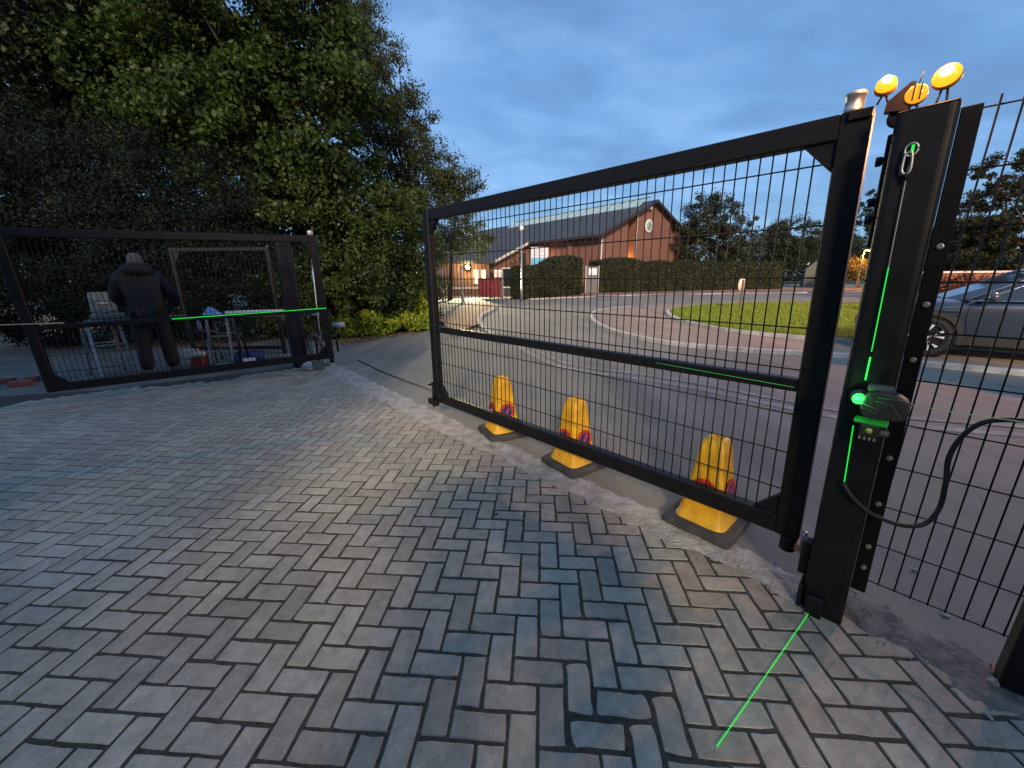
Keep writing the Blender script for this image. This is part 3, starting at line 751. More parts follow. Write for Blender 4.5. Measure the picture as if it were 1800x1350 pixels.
for px, py, s_ in ((1608,1003,.02),(1660,1080,.028),(1745,1200,.03),(1560,1065,.016)):
    p = G(px,py,.004); mb = MB(); r_ = random.Random(px)
    bm_ = bmesh.new(); [bm_.verts.new(Vector((r_.gauss(0,1),r_.gauss(0,1),r_.gauss(0,.6))).normalized()*s_*.7) for _ in range(16)]; bmesh.ops.convex_hull(bm_, input=bm_.verts); bm_.verts.index_update()
    mb.add([v.co for v in bm_.verts], [[v.index for v in f.verts] for f in bm_.faces]); bm_.free()
    o = mb.build('stone', MATS['gravel_stone']); o.location = p; tag(o, {1608:'small stone beyond the fence wires by the post', 1660:'stone on the broken concrete right of the post', 1745:'pale stone near the corner fence post', 1560:'small stone at the foot of the gate post'}[px], 'stone', 'stones at the fence foot')

# ------------------------------------------------------------------ cones
YEL = mat('cone_yellow', (.52,.26,.008), .5, 0, 0, 9, .2, 30, col2=(.80,.45,.014), detail=9); YEL2 = mat('cone_worn', (.74,.44,.06), .5, 0, .15, 9)
RED = mat('sign_red', (.5,.035,.02), .5, 0, .2, 30); BLU = mat('sign_blue', (.03,.045,.16), .5, 0, .25, 30)
BASE = mat('cone_base', (.045,.044,.042), .8, 0, .35, 8, .35, 50)
def sq(h, z, k=28, e=.3, rib=0.0):
    o = []
    for i in range(k*2):
        a = 2*math.pi*i/(k*2); c, s_ = math.cos(a), math.sin(a)
        x = math.copysign(abs(c)**e, c)*h; y = math.copysign(abs(s_)**e, s_)*h
        m_ = max(abs(x),abs(y)); t = (y if abs(x) >= abs(y) else x)/max(m_,1e-6)
        g_ = 1 - rib*math.exp(-((abs(t)-.42)/.1)**2)
        o.append((x*g_, y*g_, z))
    return o
def loft(mb, rings, smooth=True, cap=True):
    n = len(rings[0]); v = sum(rings, []); f = []
    for i in range(len(rings)-1):
        for k in range(n): j=(k+1)%n; f.append((i*n+k,i*n+j,i*n+n+j,i*n+n+k))
    if cap: f.append(tuple(range(n-1,-1,-1))); f.append(tuple(range((len(rings)-1)*n, len(rings)*n)))
    return mb.add(v, f, smooth)
def cone_faces():
    mb = MB(); prof = [(.05,.15,0),(.062,.152,0),(.07,.142,0),(.16,.126,.0),(.22,.115,.02),(.34,.098,.045),(.46,.083,.06),(.52,.075,.05),(.555,.066,.02),(.575,.055,0),(.586,.042,0),(.588,.034,0),(.575,.028,0),(.55,.024,0)]
    loft(mb, [sq(h, z, e=.34, rib=r) for z,h,r in prof]); return mb.mesh('cone_body')
def cone_base():
    mb = MB(); loft(mb, [sq(.2,.002,e=.2), sq(.208,.012,e=.2), sq(.203,.045,e=.2), sq(.19,.055,e=.22), sq(.15,.058,e=.3)], False); return mb.mesh('cone_base')
bodyM, baseM = cone_faces(), cone_base(); bodyM.materials.append(YEL); baseM.materials.append(BASE)
def roundel(par, side):
    # disc lying on the sloping face of the cone
    slope = math.atan2(.126-.083,.46-.16)
    e = bpy.data.objects.new('no_waiting_roundel', None)
    def disc(name, r, y, m, inner=0.0):
        mb = MB()
        if inner: 
            n=28; v=[];f=[]
            for rr_,yy in ((inner,y),(r,y)):
                v += [(rr_*math.cos(2*math.pi*k/n), yy, rr_*math.sin(2*math.pi*k/n)) for k in range(n)]
            f=[(k,(k+1)%n,n+(k+1)%n,n+k) for k in range(n)]; mb.add(v,f)
            mb.add([(x,yy+.003,z) for x,yy,z in v],[tuple(reversed(q)) for q in f])
        else: mb.lathe([(r,0),(r,.003)],(0,y,0),'y',28,False)
        o = mb.build(name, m, par); return o
    ro = disc('roundel_ring', .078, -.004, RED, .054); bo = disc('roundel_centre', .056, -.003, BLU)
    mb = MB(); mb.box(-.056,.056,-.006,-.004,-.009,.009); mb.v=[(x*.7-z*.7,y,x*.7+z*.7) for x,y,z in mb.v]; ba = mb.build('roundel_bar', RED, par)
    for o in (ro,bo,ba):
        Rm = Matrix.Rotation(side, 4, 'Z') @ Matrix.Translation((0,-.1135,.265)) @ Matrix.Rotation(-slope, 4, 'X')
        o.matrix_basis = Rm
cones = [
 ((-.67,2.365), GROT+rad(-2), 'nearest yellow no-waiting cone, scuffed, in front of the gate post', 1.0),
 ((-1.745,2.405), GROT+rad(-9), 'middle of the three yellow no-waiting cones behind the gate', .99),
 ((-2.66,2.45), GROT+rad(-19), 'farthest yellow no-waiting cone, nearest the free end of the gate', 1.0)]
for i,((a,q),rz,lb,s_) in enumerate(cones):
    c = thing('traffic_cone', lb, 'cone', GL(a,q,0.001), rz, 'yellow no-waiting cones behind the closed gate')
    c.scale = (s_,s_,s_)
    inst('cone_base', baseM, c); inst('cone_body', bodyM, c)
    roundel(c, 0); roundel(c, math.pi/2)
# ================================================================== PLANTS
BARK = mat('bark', (.055,.045,.034), .9, 0, .4, 8, .8, 30)
LEAF_MAPLE = leaf_mat('leaf_maple', (.012,.028,.005), (.066,.112,.016), .4)
LEAF_DARK = leaf_mat('leaf_dark', (.010,.015,.007), (.040,.050,.018), .3)
LEAF_CON = leaf_mat('leaf_conifer', (.002,.006,.004), (.006,.0165,.0105), .15, .8)
LEAF_FINE = leaf_mat('leaf_fine', (.022,.031,.010), (.090,.102,.036), .4)
LEAF_HEDGE = leaf_mat('leaf_hedge', (.014,.030,.006), (.074,.116,.020), .35)
LEAF_LOW = leaf_mat('leaf_low', (.15,.21,.015), (.42,.52,.05), .4)
LEAF_BOX = leaf_mat('leaf_box', (.018,.024,.009), (.060,.070,.028), .25)
LEAF_FAR = leaf_mat('leaf_far', (.014,.020,.009), (.050,.060,.024), .25)
LEAF_OR = leaf_mat('leaf_sodium_lit', (.06,.05,.012), (.20,.13,.02), .3)  # orange of the sodium lamp light put into the leaf colour
def blob(px, py, Y, rx, ry, rd=None):
    c = at(px, py, Y); k = Y/650
    return (np.array(c), np.array([rx*k, (rd or rx)*k*.8, ry*k]))
def leaves(name, par, blobs, nclump, clump_r, nleaf, size, m, seed, aspect=1.5, shell=.55, flat=1.0, zmin=.05, gap=1.0):
    r = np.random.default_rng(seed); vol = np.array([b[1].prod()**(2/3) for b in blobs]); ids = r.choice(len(blobs), nclump, p=vol/vol.sum())
    d = r.normal(size=(nclump,3)); d /= np.linalg.norm(d,axis=1)[:,None]; u = r.random(nclump)**(1/3*shell)
    cc = np.array([b[0] for b in blobs])[ids] + d*u[:,None]*np.array([b[1] for b in blobs])[ids]
    cc[:,2] = np.maximum(cc[:,2], zmin+.1)
    ct = r.random(nclump); cs = clump_r*r.uniform(.55,1.35,nclump)
    k = r.integers(0,nclump,nleaf); off = r.normal(size=(nleaf,3)); off /= np.linalg.norm(off,axis=1)[:,None]; off *= (r.random(nleaf)**.6)[:,None]
    off[:,2] *= flat*.75
    P = cc[k] + off*cs[k][:,None]; P[:,2] = np.maximum(P[:,2], zmin+r.random(nleaf)*.1)
    s_ = size*r.uniform(.6,1.25,nleaf)
    nrm = off*.8 + r.normal(size=(nleaf,3))*.75 + np.array([0,0,.55]); nrm /= np.linalg.norm(nrm,axis=1)[:,None]
    t = np.cross(nrm, r.normal(size=(nleaf,3))); t /= np.linalg.norm(t,axis=1)[:,None]; t[:,2] -= .25; b_ = np.cross(nrm,t)
    co = np.zeros((nleaf,4,3)); co[:,0]=P-t*s_[:,None]*.5; co[:,2]=P+t*s_[:,None]*.5
    w_ = s_/aspect*.5; dr = nrm*(s_*.12)[:,None]
    co[:,1]=P+b_*w_[:,None]-dr; co[:,3]=P-b_*w_[:,None]-dr
    tint_ = np.clip(ct[k]*.62 + r.random(nleaf)*.38 + r.normal(0,.06,nleaf), 0, 1)
    o = raw_mesh(name, co.reshape(-1,3), 4, nleaf, m, tint_)
    o.parent = par
    return cc
def tree(name, label, base, blobs, nclump, clump_r, nleaf, size, m, seed, trunk_r=.14, group=None, limbs=10, cat='tree', crown='crown', **k):
    base = Vector(base); t = thing(name, label, cat, base, 0, group)
    bl = [(b[0]-np.array(base), b[1]) for b in blobs]
    cc = leaves(crown, t, bl, nclump, clump_r, nleaf, size, m, seed, **k)
    r = random.Random(seed); top = Vector(np.mean([b[0] for b in bl], axis=0)); hi = max(b[0][2]+b[1][2]*.6 for b in bl)
    pts = [Vector((0,0,-.1)), Vector((top.x*.12+r.gauss(0,.05),top.y*.12,top.z*.3)), Vector((top.x*.5,top.y*.5,top.z*.65)), Vector((top.x,top.y,top.z*.95)), Vector(max(bl,key=lambda q:q[0][2])[0])]
    cv = catmull(pts,6); mb = MB(); mb.tube(cv, [trunk_r*(1.15-1.08*i/(len(cv)-1)) for i in range(len(cv))], 9); trk = mb.build('trunk', BARK, t)
    for _ in range(limbs):
        c = Vector(cc[r.randrange(len(cc))]); i = r.randrange(len(cv)//3, len(cv)-2); s_ = cv[i]
        if c.z < s_.z-.4: s_ = cv[max(2,i//2)]
        mid = s_.lerp(c,.5) + Vector((r.gauss(0,.12),r.gauss(0,.12),.12*(c-s_).length))
        q = catmull([s_,mid,c],6); r0 = trunk_r*(.42-.25*i/len(cv))
        mb = MB(); mb.tube(q,[r0*(1-.85*j/(len(q)-1)) for j in range(len(q))],6); mb.build('limb', BARK, t)
    return t

tree('broadleaf_tree', 'tall broadleaf tree with large yellow-green leaves above the open gate', (-6.0,12.2,0),
  [blob(430,50,11.8,165,130), blob(545,225,11.2,115,105), blob(410,250,11.2,120,100), blob(310,120,11.8,140,140), blob(535,60,11.6,70,100), blob(530,330,11,90,70)], 420, .58, 95000, .125, LEAF_MAPLE, 11, .2, limbs=26, shell=.75)
tree('broadleaf_tree', 'dark broadleaf tree filling the upper left corner', (-12.5,12.5,0),
  [blob(90,40,12.5,230,110), blob(40,190,12,120,60), blob(230,110,13,130,130), blob(20,280,12,60,60)], 380, .7, 70000, .13, LEAF_DARK, 12, .26, limbs=22, shell=.8)
tree('slender_tree', 'fine-twigged slender tree leaning to the sky beyond the hedge', (-3.9,15.8,0),
  [blob(630,60,16,42,80), blob(655,160,15.8,68,75), blob(700,255,15.5,75,75), blob(745,330,15.2,75,55), blob(812,315,15,36,22)], 420, .40, 62000, .075, LEAF_FINE, 13, .12, limbs=46, shell=.95)
for i,(bx,by,bl,lb) in enumerate([
  (-10.6,9.3,[blob(60,330,9.6,130,120), blob(60,480,9.2,140,120), blob(-60,420,9,120,160)], 'dark conifer at the left edge behind the open gate'),
  (-8.2,9.9,[blob(220,370,9.8,110,120), blob(230,500,9.6,120,110)], 'dark conifer directly behind the workman'),
  (-6.4,10.4,[blob(370,370,10.2,115,90), blob(390,490,10.0,110,115), blob(460,430,10.2,60,90)], 'dark conifer behind the steel frame and right half of the open gate')]):
    tree('conifer', lb, (bx,by,0), bl, 420, .42, 90000, .075, LEAF_CON, 20+i, .16, 'dark conifers behind the open gate', 6, aspect=2.6, shell=.8)
tree('tall_hedge', 'tall overgrown hornbeam hedge between the two gate leaves', (-4.2,11.2,0),
  [blob(550,430,10.6,85,110), blob(640,420,11.6,90,120), blob(720,430,13,55,95), blob(600,520,10.6,95,75), blob(690,520,12.2,75,70), blob(520,540,10.2,50,70)], 420, .42, 90000, .095, LEAF_HEDGE, 31, .1, None, 14, 'hedge', shell=.85)
tree('low_shrub', 'bright low ivy shrub at the foot of the tall hedge', (-3.2,11.6,0),
  [blob(705,562,11.7,60,28), blob(640,572,10.7,60,24), blob(735,545,12.2,25,30), blob(742,560,11.8,26,22)], 130, .24, 22000, .085, LEAF_LOW, 32, .03, None, 5, 'shrub', crown='foliage', shell=.9)
# dense wood behind, one mass
wl = bpy.data.objects.new('woodland', None)
leaves_obj = leaves('woodland', None, [blob(x,y,20,120,90) for x,y in ((-150,430),(0,430),(150,440),(300,450),(430,450),(560,460),(660,470),(0,300),(200,330),(120,420))], 300, 1.0, 30000, .22, LEAF_DARK, 40, shell=.9)
o = bpy.data.objects['woodland'] if 'woodland' in bpy.data.objects and bpy.data.objects['woodland'].type=='MESH' else None
for ob in list(bpy.data.objects):
    if ob.name.startswith('woodland') and ob.type == 'EMPTY': bpy.data.objects.remove(ob)
for ob in bpy.data.objects:
    if ob.name.startswith('woodland'): ob.name = 'woodland'; stuff(ob); tag(ob, 'dense dark woodland behind the conifers', 'woodland')
# fallen leaves at the hedge foot
r = np.random.default_rng(5); k = 900
base_l = [G(590,605),G(640,596),G(700,588),G(745,578)]
tt = r.random(k)*3; P = np.array([base_l[int(min(2,a))].lerp(base_l[int(min(2,a))+1], a-int(min(2,a))) for a in tt]); P[:,0]+=r.normal(0,.25,k); P[:,1]+=r.normal(.15,.22,k); P[:,2]=.008+r.random(k)*.02
an = r.uniform(0,6.28,k); s_ = r.uniform(.03,.07,k); co = np.zeros((k,4,3))
for j in range(4):
    co[:,j,0]=P[:,0]+np.cos(an+j*1.571)*s_*(1 if j%2==0 else .6); co[:,j,1]=P[:,1]+np.sin(an+j*1.571)*s_*(1 if j%2==0 else .6); co[:,j,2]=P[:,2]+r.normal(0,.006,k)
fl_ = raw_mesh('fallen_leaves', co.reshape(-1,3), 4, k, leaf_mat('leaf_fallen',(.10,.075,.02),(.38,.33,.16),.1), r.random(k)); stuff(fl_); tag(fl_, 'fallen leaves scattered along the foot of the hedge', 'leaves')

# ------------------------------------------------------------------ background trees
bt = [
 ('tree', 'feathery tree beside the gable of the brick hall', (19.5,43,0), [blob(1250,385,43,48,40),blob(1230,435,43,60,50),blob(1205,440,43,28,42),blob(1290,420,43,40,40)], LEAF_FAR, 26000, .20),
 ('tree', 'dense round tree right of the feathery tree', (33,52,0), [blob(1395,420,52,50,32),blob(1350,440,52,48,35),blob(1410,455,52,40,30)], LEAF_FAR, 22000, .22),
 ('tree', 'dark tree between gate stile and post, tall pointed top', (58,62,0), [blob(1525,365,62,26,30),blob(1530,420,62,45,50),blob(1580,440,62,60,50)], LEAF_DARK, 20000, .25),
 ('tree', 'pale tree behind the clipped hedge corner', (40,60,0), [blob(1455,440,60,50,34),blob(1480,465,60,50,24)], LEAF_FAR, 16000, .25),
 ('tree', 'big dark layered tree behind the car at the right edge', (24,18,0), [blob(1770,310,19,50,40),blob(1775,385,19,85,50),blob(1820,430,19,120,50),blob(1730,415,20,50,30)], LEAF_DARK, 30000, .13),
 ('tree', 'dark tree behind the car bonnet', (24.5,24,0), [blob(1700,430,25,50,38),blob(1650,440,26,40,34)], LEAF_DARK, 16000, .16),
 ('shrub', 'sodium-lit orange shrub seen between gate and post', (36,41,0), [blob(1500,473,42,34,18)], LEAF_OR, 6000, .14),
 ('tree', 'slim tree overhanging the low roof at the left of the hall', (-4.2,27,0), [blob(790,400,27,55,32),blob(770,430,27,45,28),blob(830,425,27,35,24)], LEAF_FINE, 16000, .11),
]
for i,(nm,lb,b,bl,m_,n_,sz) in enumerate(bt):
    tree('far_'+nm if nm=='tree' else 'lit_shrub', lb, b, bl, 300, bl[0][1][0]*.2, int(n_*1.5), sz*.85, m_, 50+i, .16, 'trees beyond the turning circle' if nm=='tree' else None, 5, nm, crown='crown' if nm=='tree' else 'foliage', shell=.85)
leaves('treeline', None, [blob(x,465+8*math.sin(x),95,70,26) for x in range(1150,2100,60)] + [blob(x,455+10*math.sin(x*2),95,60,22) for x in range(1300,2100,80)], 400, 3.2, 40000, .6, LEAF_DARK, 70, shell=.9)
tl = [o for o in bpy.data.objects if o.name.startswith('treeline')][0]; stuff(tl); tag(tl, 'distant dark tree line along the horizon', 'tree line')

# clipped hedges
def clipped(name, label, a, b, depth, h0, h1, n, seed, dome=None):
    a, b = Vector(a), Vector(b); t = (b-a); L = t.length; t.normalize(); nn = Vector((-t.y,t.x,0))
    h = thing(name, label, 'hedge', a, math.atan2(t.y,t.x), 'clipped hedges in front of the hall')
    r = np.random.default_rng(seed); m = n
    x = r.random(m)*L; hz = h0+(h1-h0)*x/L + .08*np.sin(x*2.1)
    if dome: hz = hz + dome[1]*np.exp(-((x-dome[0]*L)/(dome[2]))**2)
    f = r.integers(0,10,m); y = np.where(f<6, r.normal(.06,.07,m), r.random(m)*depth); z = np.where(f<6, r.random(m)*hz, hz+r.normal(-.05,.06,m))
    e = f==9; x[e] = np.where(r.random(e.sum())<.5, 0, L)+r.normal(0,.06,e.sum()); y[e]=r.random(e.sum())*depth; z[e]=r.random(e.sum())*hz[e]
    P = np.stack([x,y,np.maximum(z,.05)],1); s_ = r.uniform(.09,.2,m)
    nr = r.normal(size=(m,3))+np.where((f<6)[:,None],[0,-1.2,.4],[0,0,1.5]); nr/=np.linalg.norm(nr,axis=1)[:,None]
    tt_=np.cross(nr,r.normal(size=(m,3))); tt_/=np.linalg.norm(tt_,axis=1)[:,None]; bb=np.cross(nr,tt_)
    co=np.stack([P-tt_*s_[:,None]*.5,P+bb*s_[:,None]*.32,P+tt_*s_[:,None]*.5,P-bb*s_[:,None]*.32],1)
    cl_ = .5+.5*np.sin(x*1.7+np.sin(z*2.3)*2)*np.sin(z*2.1+1); o=raw_mesh('foliage',co.reshape(-1,3),4,m,LEAF_BOX,np.clip(cl_*.5+r.random(m)*.5,0,1)); o.parent=h
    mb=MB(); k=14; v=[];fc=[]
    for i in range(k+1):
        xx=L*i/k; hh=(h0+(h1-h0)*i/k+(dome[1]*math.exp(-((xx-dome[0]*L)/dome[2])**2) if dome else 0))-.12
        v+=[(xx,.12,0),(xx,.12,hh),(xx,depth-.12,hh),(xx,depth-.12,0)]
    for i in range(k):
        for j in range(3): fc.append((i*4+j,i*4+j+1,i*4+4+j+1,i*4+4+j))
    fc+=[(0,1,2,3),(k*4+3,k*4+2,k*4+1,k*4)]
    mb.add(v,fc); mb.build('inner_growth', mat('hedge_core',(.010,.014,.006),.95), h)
    return h
clipped('clipped_hedge','clipped hedge with domed top beside the white and blue sign', G(925,527), G(1022,519.5), 1.4, 2.05, 2.6, 26000, 81, (.72,.55,1.6))
clipped('clipped_hedge','long clipped hedge in front of the gable of the hall', G(1053,516), (29.5,43.0,0), 1.8, 2.75, 2.7, 46000, 82, (.1,.35,1.5))

# ================================================================== BRICK HALL
def brick_mat(name, c1, c2, mortar, scale=1.0):
    m = bpy.data.materials.new(name); m.use_nodes=True; t=m.node_tree; b=t.nodes['Principled BSDF']
    co=N(t,'ShaderNodeTexCoord'); mp_=N(t,'ShaderNodeMapping'); mp_.inputs['Rotation'].default_value=(rad(90),0,0)
    sp=N(t,'ShaderNodeSeparateXYZ'); cb=N(t,'ShaderNodeCombineXYZ'); ad_=N(t,'ShaderNodeMath',operation='ADD')
    t.links.new(co.outputs['Object'],sp.inputs[0]); t.links.new(sp.outputs[0],ad_.inputs[0]); t.links.new(sp.outputs[1],ad_.inputs[1])
    t.links.new(ad_.outputs[0],cb.inputs[0]); t.links.new(sp.outputs[2],cb.inputs[1])
    br=N(t,'ShaderNodeTexBrick'); br.inputs['Scale'].default_value=1.0; br.inputs['Brick Width'].default_value=.225*scale; br.inputs['Row Height'].default_value=.075*scale; br.inputs['Mortar Size'].default_value=.008*scale
    br.inputs['Color1'].default_value=(*c1,1); br.inputs['Color2'].default_value=(*c2,1); br.inputs['Mortar'].default_value=(*mortar,1)
    t.links.new(cb.outputs[0],br.inputs['Vector'])
    n=N(t,'ShaderNodeTexNoise'); n.inputs['Scale'].default_value=.8; n.inputs['Detail'].default_value=5; t.links.new(co.outputs['Object'],n.inputs['Vector'])
    mr=N(t,'ShaderNodeMapRange'); mr.inputs['To Min'].default_value=.7; mr.inputs['To Max'].default_value=1.25; t.links.new(n.outputs['Fac'],mr.inputs['Value'])
    x=N(t,'ShaderNodeMix',data_type='RGBA'); x.blend_type='MULTIPLY'; x.inputs[0].default_value=1; t.links.new(br.outputs['Color'],x.inputs[6]); t.links.new(mr.outputs[0],x.inputs[7])
    t.links.new(x.outputs[2],b.inputs['Base Color']); b.inputs['Roughness'].default_value=.9
    MATS[name]=m; return m
BRK=brick_mat('brick_red',(.235,.092,.062),(.185,.072,.05),(.17,.125,.1))
SLATE=mat('roof_slate',(.05,.054,.058),.75,0,.3,1.2,.4,8)
TRIM=mat('white_trim',(.55,.55,.53),.6); FASC=mat('dark_fascia',(.03,.03,.03),.6); GLZ=mat('roof_glazing',(.35,.5,.48),.12,0,.2,2,spec=.8)
GLASS=mat('dark_glass',(.02,.025,.03),.08,spec=.8)
C0=Vector((8.01,36,0)); brot=math.atan2(.61,.79)
hall=thing('school_hall','red brick hall with grey slate roof, glazed ridge and round gable emblem','building',C0,brot)
W2,HE,HR,LN=7.2,5.2,8.35,30.0; pit=(HR-HE)/W2
def top(x): return HE+pit*x if x<=W2 else HR-pit*(x-W2)
def gwall(name,x0,x1,y0,y1,par=hall,zt=0):
    xs_=[x0]+([W2] if x0<W2<x1 else [])+[x1]; poly=[(x0,0),(x1,0)]+[(x,top(x)+zt) for x in reversed(xs_)]
    mb=MB(); mb.prism_xz(poly,y0,y1); return mb.build(name,BRK,par)
gwall('gable_wall',0,3.75,0,.3); gwall('gable_wall',5.0,2*W2,0,.3)
gwall('recess_wall',3.76,4.99,1.1,1.4,zt=-.02)
mb=MB(); mb.box(5.001,5.12,.301,1.1,0,top(5.0)-.1); mb.box(3.63,3.749,.301,1.1,0,top(3.7)-.1); mb.build('recess_side',BRK,hall)
mb=MB(); mb.box(5.0,5.07,-.03,0,0,top(5)-.35); mb.build('recess_trim',TRIM,hall)
mb=MB(); mb.box(0,.3,.301,LN,0,HE-.001); mb.build('long_wall',BRK,hall)
mb=MB(); mb.box(2*W2-.3,2*W2,.301,LN,0,HE-.001); mb.build('rear_wall',BRK,hall)
for y in (3.4,6.8):
    mb=MB(); mb.box(-.35,-.001,y,y+.45,0,HE-.5); mb.build('pilaster',BRK,hall)
def slope(name,x0,x1,y0,y1,th,m,par):
    z0,z1=top(x0),top(x1); mb=MB()
    v=[(x0,y0,z0),(x1,y0,z1),(x1,y1,z1),(x0,y1,z0)]; v+=[(x,y,z+th) for x,y,z in v]
    mb.add(v,[(0,3,2,1),(4,5,6,7),(0,1,5,4),(1,2,6,5),(2,3,7,6),(3,0,4,7)]); return mb.build(name,m,par)
rf=slope('roof',-.75,W2-.001,-.55,LN+.4,.14,SLATE,hall); slope('roof',W2+.001,2*W2+.75,-.55,LN+.4,.14,SLATE,hall)
for x0,x1 in ((-.75,W2),(W2,2*W2+.75)):
    z0,z1=top(x0),top(x1); mb=MB(); v=[(x0,-.6,z0-.1),(x1,-.6,z1-.1),(x1,-.6,z1+.16),(x0,-.6,z0+.16)]; v+=[(a,-.552,c) for a,b,c in v]
    mb.add(v,[(0,1,2,3),(7,6,5,4),(0,1,5,4),(1,2,6,5),(2,3,7,6),(3,0,4,7)]); mb.build('bargeboard',FASC,rf)
mb=MB(); mb.box(-.85,-.752,-.5,LN,top(-.75)-.12,top(-.75)+.06); mb.build('gutter',FASC,rf)
for k in range(18):     # ridge glazing panes
    y0=.6+k*1.15; x0,x1=W2-1.35,W2-.05
    mb=MB(); v=[(x0,y0,top(x0)+.18),(x1,y0,top(x1)+.42),(x1,y0+1.07,top(x1)+.42),(x0,y0+1.07,top(x0)+.18)]; v+=[(a,b,c-.06) for a,b,c in v]
    mb.add(v,[(0,1,2,3),(7,6,5,4),(0,4,5,1),(1,5,6,2),(2,6,7,3),(3,7,4,0)]); pn=mb.build('ridge_pane',GLZ,rf)
    mb=MB(); mb.tube([(x0,y0+1.11,top(x0)+.2),(x1,y0+1.11,top(x1)+.46)],.035,4,False); mb.build('glazing_bar',TRIM,pn)
mb=MB(); mb.box(W2-.1,W2+.1,.3,21.5,HR+.42,HR+.5); mb.build('ridge_cap',mat('ridge_green',(.2,.3,.28),.6),rf)
mb=MB(); mb.lathe([(.62,0),(.62,-.08),(.52,-.1),(.0,-.1)],(6.85,0,6.15),'y',24); em=mb.build('gable_emblem',mat('emblem_white',(.6,.62,.58),.5),hall)
mb=MB(); mb.lathe([(.40,-.1),(.36,-.13)],(6.85,0,6.15),'y',20); mb.build('emblem_centre',mat('emblem_green',(.22,.34,.27),.5,0,.3,3),em)
mb=MB(); mb.box(6.45,6.8,-.35,-.02,HR-.75,HR-.5,.03); mb.build('security_lamp',TRIM,hall)
mb=MB(); mb.cyl((-.06,-.08,0),(-.06,-.08,HE-.3),.06,8); mb.build('downpipe',TRIM,hall)
mb=MB(); mb.box(-.9,-.36,5.6,5.9,2.9,3.3,.04); mb.build('wall_lamp',TRIM,hall)
UPL=mat('uplight',(.8,.4,.1),.4,emit=(1,.5,.08),estr=14)
def bulb(par,loc,e,col,size=.15,name='lamp_light',kind='POINT'):
    l=bpy.data.lights.new(name,kind); l.energy=e; l.color=col; l.shadow_soft_size=size; ob=bpy.data.objects.new(name,l); COL.objects.link(ob); ob.parent=par; ob.location=loc; return ob
mb=MB(); mb.box(4.2,4.6,.75,.95,2.6,2.72,.02); u1=mb.build('uplight',UPL,hall); bulb(u1,(4.4,.8,2.95),60,(1,.5,.1))
mb=MB(); mb.box(-.5,-.36,6.4,6.7,2.6,2.72,.02); u2=mb.build('uplight',UPL,hall); bulb(u2,(-.55,6.5,2.9),35,(1,.55,.12))
# catslide wing
YW=9.6; XW=-5.3
def wtop(x): return HE+pit*x
mb=MB(); mb.prism_xz([(XW,0),(-.001,0),(-.001,wtop(0)-.02),(XW,wtop(XW)-.02)],YW,YW+.3); mb.build('wing_wall',BRK,hall)
mb=MB(); mb.box(XW,XW+.3,YW+.301,LN,0,wtop(XW)-.02); mb.build('wing_wall',BRK,hall)
wr=slope('wing_roof',XW-.7,-.76,YW-.5,LN+.4,.13,SLATE,hall)
mb=MB(); z0,z1=wtop(XW-.7),wtop(-.76); v=[(XW-.7,YW-.56,z0-.12),(-.76,YW-.56,z1-.12),(-.76,YW-.56,z1+.15),(XW-.7,YW-.56,z0+.15)]; v+=[(a,b+.055,c) for a,b,c in v]
mb.add(v,[(0,1,2,3),(7,6,5,4),(0,1,5,4),(1,2,6,5),(2,3,7,6),(3,0,4,7)]); mb.build('bargeboard',TRIM,wr)
mb=MB(); mb.box(-1.6,-.7,YW-.03,YW-.002,2.6,3.9); mb.build('window',GLASS,hall)

# low entrance block with flood lamp to the left of the hall
eb=thing('entrance_block','low brick entrance block with flat roof and lit windows left of the hall','building',at(815,520,33).xy.to_3d(),rad(6))
mb=MB(); mb.box(-2.4,2.2,0,5,0,2.55); mb.build('wall',brick_mat('brick_brown',(.26,.13,.08),(.2,.1,.065),(.18,.14,.12)),eb)
mb=MB(); mb.box(-6.4,2.7,-.5,5.4,2.551,2.85,.03); mb.build('flat_roof',FASC,eb)
LITW=mat('lit_window',(.8,.6,.3),.3,emit=(1,.72,.32),estr=2.2)
for x in (.95,1.55):
    mb=MB(); mb.box(x-.06,x+.4,-.04,-.002,.95,2.1); f_=mb.build('window_frame',TRIM,eb)
    mb=MB(); mb.box(x,x+.34,-.05,-.041,1.0,2.05); mb.build('pane',LITW,f_)
mb=MB(); mb.box(-5.4,-4.0,3.5,3.6,0,2.5); mb.build('lit_hallway_wall',mat('lit_wall',(.8,.55,.25),.5,emit=(1,.6,.2),estr=1.0),eb)  # light of the passage put in as a glow of the wall
for x in (-2.75,-3.6,-6.2):
    mb=MB(); mb.box(x-.07,x+.07,-.35,-.21,0,2.55); mb.build('canopy_post',TRIM,eb)
for k in range(7):
    mb=MB(); mb.box(-2.3+k*.62,-1.72+k*.62,-.04,-.002,.55,.72); mb.build('wall_band',TRIM,eb)
FLM=mat('flood_lens',(1,.8,.4),.3,emit=(1,.72,.3),estr=60)
fl_=thing('flood_lamp','glaring yellow flood lamp on the entrance block','lamp',at(822,470,32.6),rad(6))
mb=MB(); mb.lathe([(.17,-.02),(.2,.0),(.2,.08),(.1,.16)],(0,0,0),'y',18); mb.build('housing',FASC,fl_)
mb=MB(); mb.lathe([(.05,-.06),(.13,-.04),(.165,-.021)],(0,0,0),'y',18); mb.build('lens',FLM,fl_)
bulb(fl_,(0,-.35,0),150,(1,.74,.36),.15)
sp=bulb(fl_,(0,-.3,0),5200,(1,.86,.5),.2,'flood_beam','SPOT'); sp.data.spot_size=rad(95); sp.data.spot_blend=.5
sp.rotation_euler=(Vector((2.5,12,2.6))-fl_.location).to_track_quat('-Z','Y').to_euler(); sp.rotation_euler.z-=rad(6)

